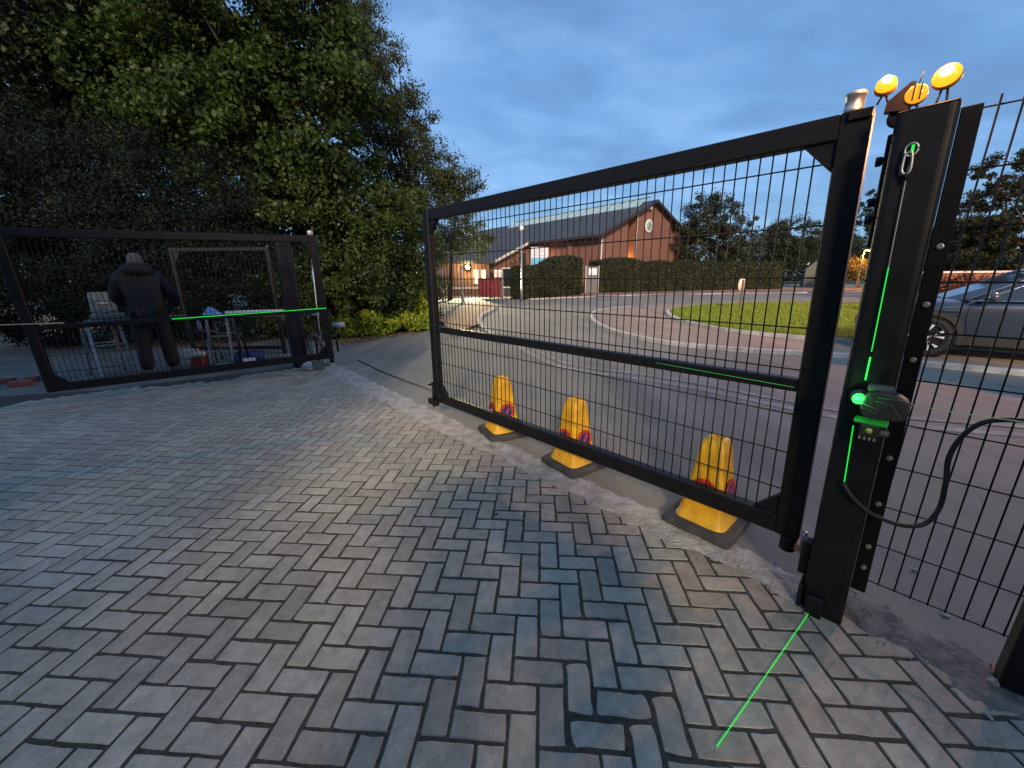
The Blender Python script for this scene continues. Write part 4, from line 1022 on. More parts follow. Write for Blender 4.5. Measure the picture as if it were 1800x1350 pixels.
# ------------------------------------------------------------------ school front: bins, doors, posts, signs
def bin_(label,loc,rz,m,s=1.0):
    t=thing('wheelie_bin',label,'bin',loc,rz,'wheelie bins by the school entrance'); t.scale=(s,s,s)
    mb=MB(); loft(mb,[[(x*.3,y*.28,.12) for x,y in ((-1,-1),(1,-1),(1,1),(-1,1))],[(x*.36,y*.36,1.05) for x,y in ((-1,-1),(1,-1),(1,1),(-1,1))]],False); mb.build('body',m,t)
    mb=MB(); mb.box(-.39,.39,-.40,.38,1.051,1.12,.02); mb.build('lid',m,t)
    mb=MB(); mb.cyl((-.3,.42,1.08),(.3,.42,1.08),.025,8); mb.build('handle',RUBBER,t)
    for s_ in (-1,1):
        mb=MB(); mb.lathe([(.11,-.03),(.12,-.02),(.12,.02),(.11,.03)],(s_*.3,.27,.12),'x',14); mb.build('wheel',RUBBER,t)
BINR=mat('bin_red',(.17,.018,.03),.45,0,.2,3); BIND=mat('bin_dark',(.02,.025,.024),.5)
bin_('dark red wheelie bin, left of the pair by the entrance',G(852,525),rad(8),BINR,1.28)
bin_('dark red wheelie bin, right of the pair by the entrance',G(873,524.5),rad(-4),BINR,1.22)
bin_('black wheelie bin next to the metal entrance gate',G(890,524.5),rad(3),BIND,1.25)
dg=thing('entrance_gate','pale metal framed entrance gate behind the bins','gate',G(903,525),rad(4))
w_=.42*2
for x in (-w_,w_-.1):
    mb=MB(); mb.box(x,x+.1,-.04,.04,0,2.15,.01); mb.build('upright',TRIM,dg)
for z in (.05,.75,2.05):
    mb=MB(); mb.box(-w_+.101,w_-.101,-.035,.035,z,z+.09); mb.build('rail',TRIM,dg)
mb=MB(); mb.box(-w_+.1,w_-.1,-.01,.01,.14,.75); mb.build('lower_panel',FASC,dg)
mb=MB(); mb.box(-w_+.1,w_-.1,-.01,.01,.84,2.05); mb.build('upper_panel',GLASS,dg)
WHT=mat('notice_white',(.75,.75,.78),.5)
nb=thing('notice_board','white notice board above the bins','sign',G(880,524.8)+Vector((0,.15,0)),rad(2))
mb=MB(); mb.box(-.45,.45,0,.04,1.5,2.0,.005); bd=mb.build('board',WHT,nb)
for k in range(3):
    mb=MB(); mb.box(-.36,.3-.12*k,-.006,-.001,1.62+k*.1,1.65+k*.1); mb.build('text_line',mat('grey_print',(.35,.35,.4),.6),bd)
for x in (-.4,.36):
    mb=MB(); mb.box(x,x+.05,.041,.09,0,1.95); mb.build('leg',TRIM,nb)
pole=thing('lamp_column','slim pale lamp column with ball top beside the hedge','lamp post',G(917,530),0)
hp=hgt(913,401,*G(917,530).xy)
mb=MB(); mb.tube([(0,0,0),(0,0,.9),(0,0,.95),(0,0,hp-.15)],[.075,.075,.055,.045],10); mb.build('column',GALV,pole)
mb=MB(); mb.lathe([(.03,-.16),(.12,-.08),(.14,0),(.1,.1),(.02,.14)],(0,0,hp),'z',14); mb.build('globe',WHT,pole)
sg=thing('school_sign','white and blue school sign board standing above the hedge','sign',at(948,500,32).xy.to_3d(),rad(-2))
mb=MB(); mb.box(-.68,.68,0,.06,2.35,3.75,.005); mb.build('board',mat('sign_lilac',(.72,.68,.78),.4,spec=.4),sg)
mb=MB(); mb.box(-.675,.675,-.006,-.001,2.355,2.95); mb.build('blue_panel',mat('sign_sky',(.1,.42,.68),.4),sg)
for k,(x0,x1,z) in enumerate(((-.5,.3,3.55),(-.5,.42,3.38),(-.5,.1,3.22),(-.5,.35,3.08))):
    mb=MB(); mb.box(x0,x1,-.006,-.001,z,z+.05); mb.build('text_line',mat('pink_print',(.55,.35,.5),.5),sg)
for x in (-.55,.5):
    mb=MB(); mb.box(x,x+.06,.061,.12,0,3.7); mb.build('leg',TRIM,sg)
wg=thing('side_gate','grey side gate with white notice between the clipped hedges','gate',G(1039,517),rad(8))
ww=.62
for x in (-ww,ww-.09):
    mb=MB(); mb.box(x,x+.09,-.04,.04,0,2.35); mb.build('upright',TRIM,wg)
mb=MB(); mb.box(-ww+.091,ww-.091,-.02,.02,.1,2.3); mb.build('panel',mat('gate_grey',(.13,.13,.14),.6,0,.2,3),wg)
mb=MB(); mb.box(-.3,.42,-.03,-.021,1.6,2.15); mb.build('notice',WHT,wg)
mb=MB(); mb.box(-.12,.0,-.05,-.021,1.38,1.48); mb.build('latch',TRIM,wg)
WP=mat('post_white',(.6,.58,.52),.6)
for (px,py,tpy,lb) in ((779,531,468,'pale square post left of the brick path'),(815,533,517,'short white bollard at the end of the brick path'),(813,531,470,'slim pale post behind the white bollard')):
    b=G(px,py); h_=hgt(px,tpy,b.x,b.y); t=thing('bollard' if 'bollard' in lb else 'post',lb,'bollard' if 'bollard' in lb else 'post',b)
    mb=MB(); mb.tube([(0,0,0),(0,0,h_)],.07 if px==779 else .05,10); mb.build('shaft',WP,t)
    mb=MB(); mb.lathe([(.08,0),(.085,.02),(.05,.06)],(0,0,h_),'z',12); mb.build('cap',WP,t)
rs=thing('round_sign','round keep-left sign seen from behind on the grass island','sign',G(1298,541,.15),rad(32))
rs.location.z=.12
zc=hgt(1296,500,*G(1298,541,.15).xy)-.12
mb=MB(); mb.lathe([(.28,-.012),(.285,0),(.28,.004)],(0,0,zc),'y',28); mb.build('disc',mat('sign_back',(.6,.52,.46),.5,0,.1,5),rs)
mb=MB(); mb.tube([(.285*math.cos(t_),0,zc+.285*math.sin(t_)) for t_ in np.linspace(0,2*math.pi,30)],.012,5); mb.build('rim',mat('rim_red',(.3,.16,.12),.5),rs)
mb=MB(); mb.box(-.035,.035,-.08,-.022,0,zc+.2,.008); mb.build('stem',mat('sign_post_grey',(.12,.11,.11),.6),rs)
# far house gable and sodium street lamp
hs=thing('far_house','small pale house gable beyond the turning circle','building',(36.2,47,0),rad(-30)); hs.scale=(.8,.8,.8)
mb=MB(); mb.prism_xz([(-1.6,0),(1.6,0),(1.6,2.6),(0,4.2),(-1.6,2.6)],0,4); mb.build('wall',mat('render_cream',(.13,.125,.115),.8),hs)
for sx in (-1,1):
    mb=MB(); v=[(0,-.3,4.35),(sx*1.95,-.3,2.4),(sx*1.95,4.3,2.4),(0,4.3,4.35)]; v+=[(a,b,c-.12) for a,b,c in v]; mb.add(v,[(0,1,2,3),(4,5,6,7),(0,1,5,4),(1,2,6,5),(2,3,7,6),(3,0,4,7)]); mb.build('roof',SLATE,hs)
mb=MB(); mb.box(-.4,.4,-.03,-.002,1.0,2.0); mb.build('window',GLASS,hs)
def street(label,px,py,Y,col,e,est):
    p=at(px,py,Y); t=thing('street_lamp',label,'street lamp',(p.x,p.y+.5,0),0,'street lamps beyond the turning circle')
    mb=MB(); mb.tube([(0,0,0),(0,0,p.z-.3),(0,-.1,p.z+.05),(0,-.4,p.z+.12)],[.08,.06,.045,.04],8); mb.build('column',GALV,t)
    mb=MB(); mb.box(-.14,.14,-.75,-.35,p.z+.03,p.z+.14,.02); mb.build('head',FASC,t)
    mb=MB(); mb.lathe([(.13,-.08),(.15,0.0),(.1,.02)],(0,-.55,p.z),'z',12); mb.build('lamp_glass',mat('lamp_'+str(px),(1,.6,.3),.3,emit=col,estr=est),t)
    bulb(t,(0,-.55,p.z-.25),e,col,.2)
street('orange sodium street lamp beside the gate post',1527,440,40,(1,.45,.08),700,25)
street('white street lamp beyond the hedge corner',1423,463,60,(1,.95,.85),200,25)


tall=thing('street_lamp','unseen tall sodium street lamp assumed at the roadside right of the picture','street lamp',(15.5,9.5,0),rad(60),'street lamps beyond the turning circle')  # out-of-view lamp assumed here to give the orange light on the road
mb=MB(); mb.tube([(0,0,0),(0,0,1.2),(0,0,5.7),(0,.15,6.0),(0,.8,6.15)],[.09,.07,.055,.045,.04],10); mb.build('column',GALV,tall)
mb=MB(); mb.box(-.15,.15,.7,1.3,6.1,6.24,.03); mb.build('head',FASC,tall)
mb=MB(); mb.lathe([(.06,-.1),(.12,-.05),(.13,0)],(0,1.0,6.09),'z',14); mb.build('lamp_glass',mat('lamp_sodium_assumed',(1,.6,.3),.3,emit=(1,.4,.12),estr=12),tall)
bulb(tall,(0,1.0,5.85),2300,(1,.44,.2),.2)
# unseen trees added behind the camera to dapple and dim the low light
def bl3(x,y,z,rx,ry,rz): return (np.array([x,y,z],float),np.array([rx,ry,rz],float))
rb=random.Random(8)
left_b=[bl3(x+rb.gauss(0,.2),-4.2+rb.gauss(0,.3),z+rb.gauss(0,.2),1.1,.8,1.1) for x in np.arange(-16,-3.0,1.4) for z in (1.4,3.0,4.6,5.8)]+[bl3(-2.3,-4.6,1.8,.9,.7,1.4),bl3(-.9,-5,1.75,1.3,.7,1.25),bl3(.2,-5,1.7,.8,.6,1.2)]
right_b=[bl3(x+rb.gauss(0,.15),-4.2+rb.gauss(0,.3),z+rb.gauss(0,.2),1.0,.8,1.1) for x in np.arange(2.3,7.5,1.3) for z in (1.4,2.9,4.4)]+[bl3(1.35,-4.4,1.6,.8,.6,.9)]
for lb,base,bl,nl,sd in (
  ('unseen thin leafy tree added behind the camera on the left to dim the light',(-7.5,-4.6,0),left_b,64000,95),
  ('unseen thin leafy tree added behind the camera on the right to dim the light',(3.2,-4.2,0),right_b,30000,96)):
    tree('added_shade_tree',lb,base,bl,1100 if sd==95 else 450,.8,nl,.19,LEAF_HEDGE,sd,.1,'unseen trees added behind the camera',8)
# ================================================================== CAR
def car():
    PAINT=mat('car_paint',(.044,.058,.09),.28,.35,.05,2,coat=.8); CLAD=mat('car_cladding',(.012,.012,.013),.6); CHR=mat('chrome',(.7,.7,.7),.12,1.0)
    GLS=mat('car_glass',(.03,.04,.05),.06,spec=.9); ALLOY=mat('alloy',(.8,.8,.8),.4,.2); TYRE=mat('tyre',(.012,.012,.012),.75)
    fd=Vector((-.8,.6,0)); lf=Vector((-.6,-.8,0)); Wp=G(1616,626,.075)
    org=Wp-fd*1.35-lf*.93; org.z=.075
    t=thing('parked_car','grey-blue estate car parked beyond the mesh fence','car',org,math.atan2(fd.y,fd.x))
    st=[(-2.2,.66,.55,.84,.88),(-2.12,.80,.42,.93,.98),(-1.75,.89,.30,.99,1.03),(-1.0,.92,.26,.99,1.03),(0,.925,.25,.98,1.02),(.8,.925,.26,.965,1.02),(1.15,.92,.28,.955,1.03),(1.6,.90,.30,.92,1.0),(1.95,.86,.36,.85,.93),(2.14,.76,.44,.74,.82),(2.22,.60,.52,.66,.72)]
    rings=[]
    for x,w,zs,zb,zt in st:
        half=[(0,zs),(w*.8,zs),(w*.97,zs+.1),(w,zs+.25),(w*.99,(zs+zb)/2+.12),(w*.975,zb-.06),(w*.93,zb),(w*.7,zb+(zt-zb)*.75),(0,zt)]
        rings.append([(x,y,z) for y,z in half]+[(x,-y,z) for y,z in reversed(half[1:-1])])
    mb=MB(); loft(mb,rings); b=mb.build('body',PAINT,t); s=b.modifiers.new('sub','SUBSURF'); s.levels=s.render_levels=2
    def gh(xr,xf,w0,z0,rr,rf,w1,z1):
        # greenhouse: base outline and roof outline
        base=[(xf,w0*.55),(xf-.28,w0*.97),(-.2,w0),(xr+.3,w0*.97),(xr,w0*.6)]; roof=[(rf,w1*.75),(rf-.25,w1*.98),(-.3,w1),(rr+.3,w1*.95),(rr,w1*.7)]
        ring0=[(x,y,z0) for x,y in base]+[(x,-y,z0) for x,y in reversed(base)]; ring1=[(x,y,z1-(.05 if i in(0,4) else 0)) for i,(x,y) in enumerate(roof)]; ring1+= [(x,-y,z) for x,y,z in reversed(ring1)]
        return ring0,ring1
    r0,r1=gh(-2.0,1.22,.88,.985,-1.75,.12,.68,1.5)
    mb=MB(); loft(mb,[r0,r1],False); mb.build('windows',GLS,t)
    r2=[(x*1.005,y*1.02,z+.004) for x,y,z in r1]; r3=[(x*.9-.06,y*.8,z+.075) for x,y,z in r1]
    mb=MB(); loft(mb,[r2,[(x*.99,y*.98,z+.045) for x,y,z in r1],r3]); mb.build('roof',PAINT,t)
    for s_ in (-1,1):
        q=[(1.0,s_*.862,.99),(.6,s_*.80,1.2),(.1,s_*.70,1.46),(-.3,s_*.694,1.52),(-1.2,s_*.68,1.5),(-1.8,s_*.62,1.36)]
        mb=MB(); mb.tube(catmull([Vector(p) for p in q],5),.032,6); mb.build('roof_pillar',PAINT,t)
        mb=MB(); mb.tube(catmull([Vector((x-.06,y*1.015,z-.055)) for x,y,z in q[:5]],5),.011,6); mb.build('chrome_strip',CHR,t)
        mb=MB(); mb.tube([(.95,s_*.905,.985),(0,s_*.905,1.0),(-1.7,s_*.87,1.02)],.012,6); mb.build('waist_strip',CHR,t)
        for x in (-.25,-1.15):
            mb=MB(); mb.tube([(x,s_*.885,1.0),(x-.08,s_*.70,1.47)],.035,6); mb.build('door_pillar',CLAD,t)
        mb=MB(); mb.box(-1.0,1.0,s_*.9 if s_>0 else -.945,.945 if s_>0 else s_*.9,.24,.40,.015); mb.build('sill',CLAD,t)
        mb=MB(); mb.box(.98,1.2,*( (.918,.935) if s_>0 else (-.935,-.918)),.80,.822,.004); mb.build('badge_strip',CHR,t)
        mb=MB(); mb.tube([(.86,s_*.93,.38),(.92,s_*.932,.7),(.9,s_*.915,.95)],.004,4); mb.build('door_seam',CLAD,t)
        mb=MB(); mb.box(-.12,.1,*((.925,.95) if s_>0 else (-.95,-.925)),.86,.89,.006); mb.build('door_handle',CHR,t)
        mi=MB(); mi.lathe([(.03,-.13),(.085,-.09),(.1,0),(.085,.07),(.05,.1)],(0,0,0),'y',14); mo=mi.build('mirror',mat('mirror_cap',(.09,.10,.13),.3,.3),t); mo.location=(.72,s_*1.02,1.06); mo.scale=(.7,1,.75); mo.rotation_euler=(0,0,0)
        mb=MB(); mb.box(.69,.75,*((.86,.95) if s_>0 else (-.95,-.86)),1.0,1.04); mb.build('mirror_arm',CLAD,t)
        mb=MB(); mb.lathe([(.09,-.02),(.1,.0),(.06,.03)],(2.08,s_*.62,.72),'x',12); h_=mb.build('headlight',mat('lamp_clear',(.7,.7,.72),.1),t)
        for ax in (1.35,-1.35):
            # arch cladding
            v=[];f=[];n=26
            for i in range(n+1):
                a=rad(-14+208*i/n)
                for rr,yy in ((.385,.90),(.385,.955),(.455,.95),(.47,.90)): v.append((ax+rr*math.cos(a),s_*yy,.345+rr*math.sin(a)))
            for i in range(n):
                for k in range(4): j=(k+1)%4; f.append((i*4+k,i*4+j,i*4+4+j,i*4+4+k))
            mb=MB(); mb.add(v,f); ar=mb.build('wheel_arch',CLAD,t)
            mb=MB(); mb.lathe([(.40,s_*.86),(.40,s_*.934)],(ax,0,.345),'y',28); mb.build('arch_liner',mat('liner',(.004,.004,.004),.9),ar)
            wh=bpy.data.objects.new('wheel',None)
            mb=MB(); mb.lathe([(.235,-.1),(.32,-.11),(.345,-.08),(.347,.0),(.345,.08),(.32,.108),(.245,.1),(.24,.06)],(0,0,0),'y',40); ty=mb.build('wheel',TYRE,t); ty.location=(ax,s_*.86,.345)
            mb=MB(); mb.lathe([(.243,s_*.06),(.25,s_*.103),(.236,s_*.108),(.228,s_*.07),(.05,s_*.03)],(0,0,0),'y',36); mb.build('rim',mat('rim_dark',(.03,.03,.03),.4,.5),ty)
            for k in range(5):
                a0=2*math.pi*k/5+.35; mb=MB()
                for off in (-.16,.16):
                    ca,sa=math.cos(a0),math.sin(a0); cb,sb=math.cos(a0+off),math.sin(a0+off); cc_,sc2=math.cos(a0+off*2.1),math.sin(a0+off*2.1)
                    y0=s_*.075; y1=s_*.105
                    pts=[(ca*.035,sa*.035),(cb*.13-sb*0,sb*.13),(cc_*.235,sc2*.235),(math.cos(a0+off*.9)*.238,math.sin(a0+off*.9)*.238)]
                    vv=[(x,y1,z) for x,z in pts]+[(x,y0,z) for x,z in pts]
                    mb.add(vv,[(0,1,2,3),(7,6,5,4),(0,1,5,4),(1,2,6,5),(2,3,7,6),(3,0,4,7)])
                mb.build('spoke',ALLOY,ty)
            mb=MB(); mb.lathe([(.045,s_*.09),(.04,s_*.112)],(0,0,0),'y',14); mb.build('hub_cap',ALLOY,ty)
            bpy.data.objects.remove(wh)
    mb=MB(); mb.box(2.15,2.235,-.42,.42,.42,.6,.02); mb.build('grille',CLAD,t)
    mb=MB(); mb.box(-2.05,2.05,-.8,.8,.18,.34,.05); mb.build('underbody',CLAD,t)
    return t
car()

# low wall, red planting behind the car
lw=thing('garden_wall','low brick wall with pale coping behind the car bonnet','wall',at(1585,500,16.5).xy.to_3d(),rad(-24))
mb=MB(); mb.box(0,14,0,.25,0,1.5); mb.build('brickwork',brick_mat('brick_wall_low',(.22,.08,.05),(.16,.06,.04),(.14,.11,.1)),lw)
mb=MB(); mb.box(-.05,14.05,-.05,.3,1.501,1.58,.01); mb.build('coping',KERB,lw)
tree('red_shrub','rusty red low shrub between the car and the garden wall',at(1640,520,13.5).xy.to_3d(),[blob(1650,500,13.5,50,16),blob(1720,500,13.5,60,16)],60,.28,9000,.07,leaf_mat('leaf_red',(.03,.012,.006),(.12,.05,.02),.3),91,.02,None,3,'shrub',crown='foliage')

# ================================================================== PEOPLE
SKIN=mat('skin',(.42,.27,.2),.55); JACK=mat('jacket_black',(.006,.006,.008),.8,0,.4,9,.5,14); TROU=mat('trousers_black',(.005,.005,.006),.85,0,.4,8,.5,14); HAIR=mat('hair_grey',(.07,.068,.066),.7,0,.3,60,.5,120); BOOT=mat('boot',(.05,.045,.04),.7)
def skin_obj(name,verts,edges,radii,m,parent,root=0,sub=2):
    me=bpy.data.meshes.new(name); me.from_pydata([tuple(v) for v in verts],edges,[]); me.update()
    o=bpy.data.objects.new(name,me); COL.objects.link(o); o.parent=parent
    sk=o.modifiers.new('skin','SKIN'); sk.use_smooth_shade=True
    sv=me.skin_vertices[0].data
    for i,r_ in enumerate(radii): sv[i].radius=(r_,r_) if not isinstance(r_,tuple) else r_
    sv[root].use_root=True
    sb=o.modifiers.new('sub','SUBSURF'); sb.levels=sb.render_levels=sub
    me.materials.append(m); return o
def person(label,loc,rz,J,coat,trou,hair,hood=True,scale=1.0):
    t=thing('person',label,'person',loc,rz); t.scale=(scale,)*3
    names=[n for n in J if n not in('collar','hem')]; idx={n:i for i,n in enumerate(names)}
    V=[J[n][0] for n in names]; R_=[J[n][1] for n in names]
    E=[('pelvis','spine'),('spine','chest'),('chest','neck'),('neck','head'),('head','crown')]
    for s in 'LR': E+=[('chest','sh'+s),('sh'+s,'el'+s),('el'+s,'wr'+s),('wr'+s,'pa'+s),('pelvis','hip'+s),('hip'+s,'kn'+s),('kn'+s,'an'+s),('an'+s,'toe'+s)]
    edges=[(idx[a],idx[b]) for a,b in E]
    V=[Vector(v) for v in V]
    for s in 'LR': V[idx['hip'+s]]+=Vector((0,.07,-.04)); R_[idx['hip'+s]]=.035; R_[idx['kn'+s]]=.05
    V[idx['pelvis']]+=Vector((0,.06,0)); R_[idx['pelvis']]=.05
    for s in 'LR':
        w_=V[idx['wr'+s]]; p=V[idx['pa'+s]]; d=(p-w_).normalized(); side=Vector((0,0,1)).cross(d).normalized()*(1 if s=='L' else -1); dn=d.cross(side)*(1 if s=='L' else -1)
        for k,(off,ln) in enumerate(((-.03,.062),(-.01,.075),(.01,.07),(.03,.055))):
            a=p+side*off+d*.02; b=a+d*ln*.6; c=b+d*ln*.35-Vector((0,0,ln*.35)); i0=len(V)
            V+=[a,b,c]; R_+=[.0095,.009,.0075]; edges+=[(idx['pa'+s],i0),(i0,i0+1),(i0+1,i0+2)]
        a=w_.lerp(p,.55)-side*.04; b=a+d*.03-side*.022; c=b+d*.028-side*.004; i0=len(V); V+=[a,b,c]; R_+=[.012,.011,.009]; edges+=[(idx['pa'+s],i0),(i0,i0+1),(i0+1,i0+2)]
    skin_obj('body',V,edges,R_,SKIN,t,idx['pelvis'])
    def sub(name,keys,E2,rad_,m,root):
        ii={k:i for i,k in enumerate(keys)}; return skin_obj(name,[J[k][0] for k in keys],[(ii[a],ii[b]) for a,b in E2],[rad_[k] for k in keys],m,t,ii[root])
    sub('jacket',['hem','spine','chest','collar','shL','elL','wrL','shR','elR','wrR'],[('hem','spine'),('spine','chest'),('chest','collar'),('chest','shL'),('shL','elL'),('elL','wrL'),('chest','shR'),('shR','elR'),('elR','wrR')],
        dict(hem=(.255,.215),spine=(.225,.17),chest=(.225,.165),collar=(.105,.1),shL=.115,elL=.085,wrL=.06,shR=.115,elR=.085,wrR=.06),coat,'spine')
    sub('trousers',['pelvis','hipL','knL','anL','hipR','knR','anR'],[('pelvis','hipL'),('hipL','knL'),('knL','anL'),('pelvis','hipR'),('hipR','knR'),('knR','anR')],
        dict(pelvis=(.2,.17),hipL=.125,knL=.095,anL=.08,hipR=.125,knR=.095,anR=.08),trou,'pelvis')
    for s in 'LR':
        a=Vector(J['an'+s][0]); b=Vector(J['toe'+s][0]); skin_obj('boot',[a+Vector((0,0,.06)),a+Vector((0,-.02,-.035)),b+Vector((0,.02,.015))],[(0,1),(1,2)],[.062,.058,.05],BOOT,t,0)
    h=Vector(J['head'][0]); c=Vector(J['crown'][0]); d=(c-h)
    hm=MB(); hm.lathe([(.02,-.098),(.06,-.085),(.088,-.045),(.094,0),(.088,.045),(.066,.078),(.035,.096),(.008,.101)],(0,0,0),'z',20)
    ho=hm.build('hair',hair,t); ho.location=h+d*.52+Vector((0,-.022,.012)); ho.scale=(.98,1.12,1.06); ho.rotation_euler=(rad(-14),0,0)
    if hood:
        n=Vector(J['collar'][0]); pts=[n+Vector((math.cos(a)*.15,math.sin(a)*.13-.02,.02+.03*math.sin(a*1.0)*-1)) for a in np.linspace(rad(-10),rad(-170),11)]
        mb=MB(); mb.tube(catmull(pts,3),[.035+.055*math.sin(math.pi*i/30) for i in range(31)],12); mb.build('hood',coat,t)
    return t
JW={'pelvis':((0,.02,.98),(.05,.05)),'spine':((0,.02,1.15),(.11,.09)),'chest':((0,.07,1.36),(.17,.12)),'neck':((0,.13,1.54),.06),'head':((0,.17,1.61),.08),'crown':((0,.205,1.745),.06),
 'collar':((0,.12,1.52),.1),'hem':((0,-.02,.79),.2),
 'shL':((-.2,.07,1.45),.07),'elL':((-.31,.12,1.17),.05),'wrL':((-.24,.36,1.06),.035),'paL':((-.22,.44,1.04),.035),
 'shR':((.2,.07,1.45),.07),'elR':((.33,.1,1.19),.05),'wrR':((.33,.34,1.02),.035),'paR':((.33,.42,1.0),.035),
 'hipL':((-.1,-.02,.92),.06),'knL':((-.13,.0,.52),.07),'anL':((-.15,-.06,.1),.045),'toeL':((-.18,.12,.04),.04),
 'hipR':((.1,-.02,.92),.06),'knR':((.13,.02,.52),.07),'anR':((.15,-.02,.1),.045),'toeR':((.18,.16,.04),.04)}
wl=G(288,660); wz=math.atan2(-wl.x,wl.y)+rad(-4)
hW=hgt(268,438,wl.x,wl.y)
person('workman in dark hooded jacket and dark trousers, back turned, bent over the bench',wl,wz,JW,JACK,TROU,HAIR,True,hW/1.845)

JP={'pelvis':((0,0,.96),(.16,.13)),'spine':((0,.01,1.14),(.14,.11)),'chest':((0,.02,1.34),(.17,.12)),'neck':((0,.03,1.5),.06),'head':((0,.05,1.58),.085),'crown':((0,.05,1.73),.075),
 'collar':((0,.03,1.48),.1),'hem':((0,0,.84),.2),
 'shL':((-.2,.02,1.42),.07),'elL':((-.46,.16,1.2),.06),'wrL':((.12,.36,1.46),.035),'paL':((.2,.4,1.48),.035),
 'shR':((.2,.02,1.42),.07),'elR':((.5,.16,1.18),.06),'wrR':((.44,.37,1.44),.035),'paR':((.39,.41,1.48),.035),
 'hipL':((-.1,0,.92),.1),'knL':((-.12,.02,.5),.07),'anL':((-.13,-.03,.1),.045),'toeL':((-.15,.13,.04),.04),
 'hipR':((.1,0,.92),.1),'knR':((.12,.02,.5),.07),'anR':((.13,-.03,.1),.045),'toeR':((.15,.13,.04),.04)}
person('photographer in dark clothes whose shadow falls on the paving',(-.36,-.52,0),0,JP,JACK,TROU,mat('hair_dark',(.03,.025,.02),.7),False).scale=(1.2,1.0,1.0)  # unseen figure, made wider to broaden the shadow on the paving
JC=dict(JP); JC.update({'elL':((-.29,.06,1.16),.05),'wrL':((-.28,.18,.95),.035),'paL':((-.27,.22,.88),.035),'elR':((.29,.06,1.16),.05),'wrR':((.3,.16,.95),.035),'paR':((.3,.2,.88),.035)})
person('unseen colleague in dark coat added beside the photographer to widen the shadow',(.3,-.75,0),rad(8),JC,JACK,TROU,MATS['hair_dark'],True,.98)  # second figure added out of view to broaden the shadow on the paving
ph=MB(); ph.box(-.075,.075,-.085,-.077,1.475,1.55,.002); tag(ph.build('phone',GLASS),'phone held up by the photographer','phone')

# ================================================================== WORK AREA BEHIND THE OPEN LEAF
lp=thing('gate_post','black steel gate post behind the hinge end of the open leaf','post',(-3.78,6.75,0),GROT,'gate posts')
mb=MB(); rbox(mb,-.11,.11,-.11,.11,-.02,2.1,.02); mb.build('shaft',POSTM,lp)
mb=MB(); mb.box(-.105,.105,-.105,.105,2.1,2.11,.003); mb.build('cap',POSTM,lp)
mb=MB(); mb.box(-.16,-.111,.0,.02,.1,2.08); mb.build('flange',STEEL,lp)
ALU=mat('aluminium',(.27,.28,.28),.45,.5,.4,12); ALUD=mat('dull_alu',(.13,.14,.14),.5,.4,.4,15)
def ladder_trestle(label,loc,rz,w,h,lean,top_d):
    t=thing('step_platform',label,'step platform',loc,rz,'aluminium step platforms in the work area')
    for sy in (-1,1):
        for sx in (-1,1):
            mb=MB(); a=Vector((sx*w*.5,sy*(top_d*.5+lean),0)); b=Vector((sx*w*.42,sy*top_d*.42,h)); d=(b-a)
            mb.tube([a,b],.026,4,False); mb.build('leg',ALU,t)
            mb=MB(); mb.tube([a+Vector((0,0,0)),a+d*.07],.034,4,False); mb.build('foot',ALUD,t)
        for k in (.3,.62):
            z=h*k; y=sy*(top_d*.5+lean-(top_d*.08+lean)*k); mb=MB(); mb.box(-w*.5+.03*k,w*.5-.03*k,y-.03,y+.03,z-.012,z+.012); mb.build('rung',ALU,t)
    mb=MB(); mb.box(-w*.55,w*.55,-top_d*.5,top_d*.5,h,h+.035,.006); mb.build('platform',ALUD,t)
    return t
p=G(163,667)
zt=hgt(160,568,p.x,p.y)
ladder_trestle('silver step platform under the open tool case',p+Vector((.05,.3,0)),rad(58),.42,zt-.035,.12,.4)
bt_=thing('bench_top','grey work bench top between step platform and workman','bench',(0,0,0))
a_,b_=Vector((*(p+Vector((.0,.3,0))).xy,zt)), None
d_=Vector((.74,.67,0)).normalized(); n_=Vector((-d_.y,d_.x,0))
bt_.location=a_-d_*.12; bt_.rotation_euler=(0,0,math.atan2(d_.y,d_.x))
mb=MB(); mb.box(0,1.25,-.17,.17,.001,.035,.005); mb.build('board',ALUD,bt_)
for x in (.1,1.1):
    mb=MB(); mb.box(x,x+.04,-.165,.165,-.03,0); mb.build('batten',ALU,bt_)
tcz=thing('tool_case','open tool case with pale moulded lid on the bench','case',a_+Vector((0,0,.036))+d_*.12,math.atan2(d_.y,d_.x))
CASE=mat('case_grey',(.13,.15,.14),.5,0,.25,25); CASEL=mat('case_light',(.12,.14,.13),.5,0,.2,18)
mb=MB(); mb.box(-.16,.3,-.14,.14,0,.09,.012); mb.build('tray',CASE,tcz)
mb=MB(); mb.box(-.155,.155,-.025,.025,0,.34,.015); lid=mb.build('lid',CASEL,tcz); lid.location=(0,.15,.09); lid.rotation_euler=(rad(-14),0,rad(-4))
for (x0,x1,z0,z1) in ((-.14,-.01,.2,.31),(.01,.14,.2,.31),(-.14,.14,.13,.185),(-.14,-.01,.03,.11),(.01,.14,.03,.11)):
    mb=MB(); mb.box(x0,x1,-.032,-.0255,z0,z1,.003); mb.build('moulding',CASE,lid)
mb=MB(); mb.box(-.06,.06,-.038,-.0325,.15,.165); mb.build('clip',WHT,lid)
for k in range(5):
    mb=MB(); mb.box(-.12+k*.085,-.06+k*.085,-.1,.1,.091,.1+.02*(k%3),.004); mb.build('insert',CASE,tcz)
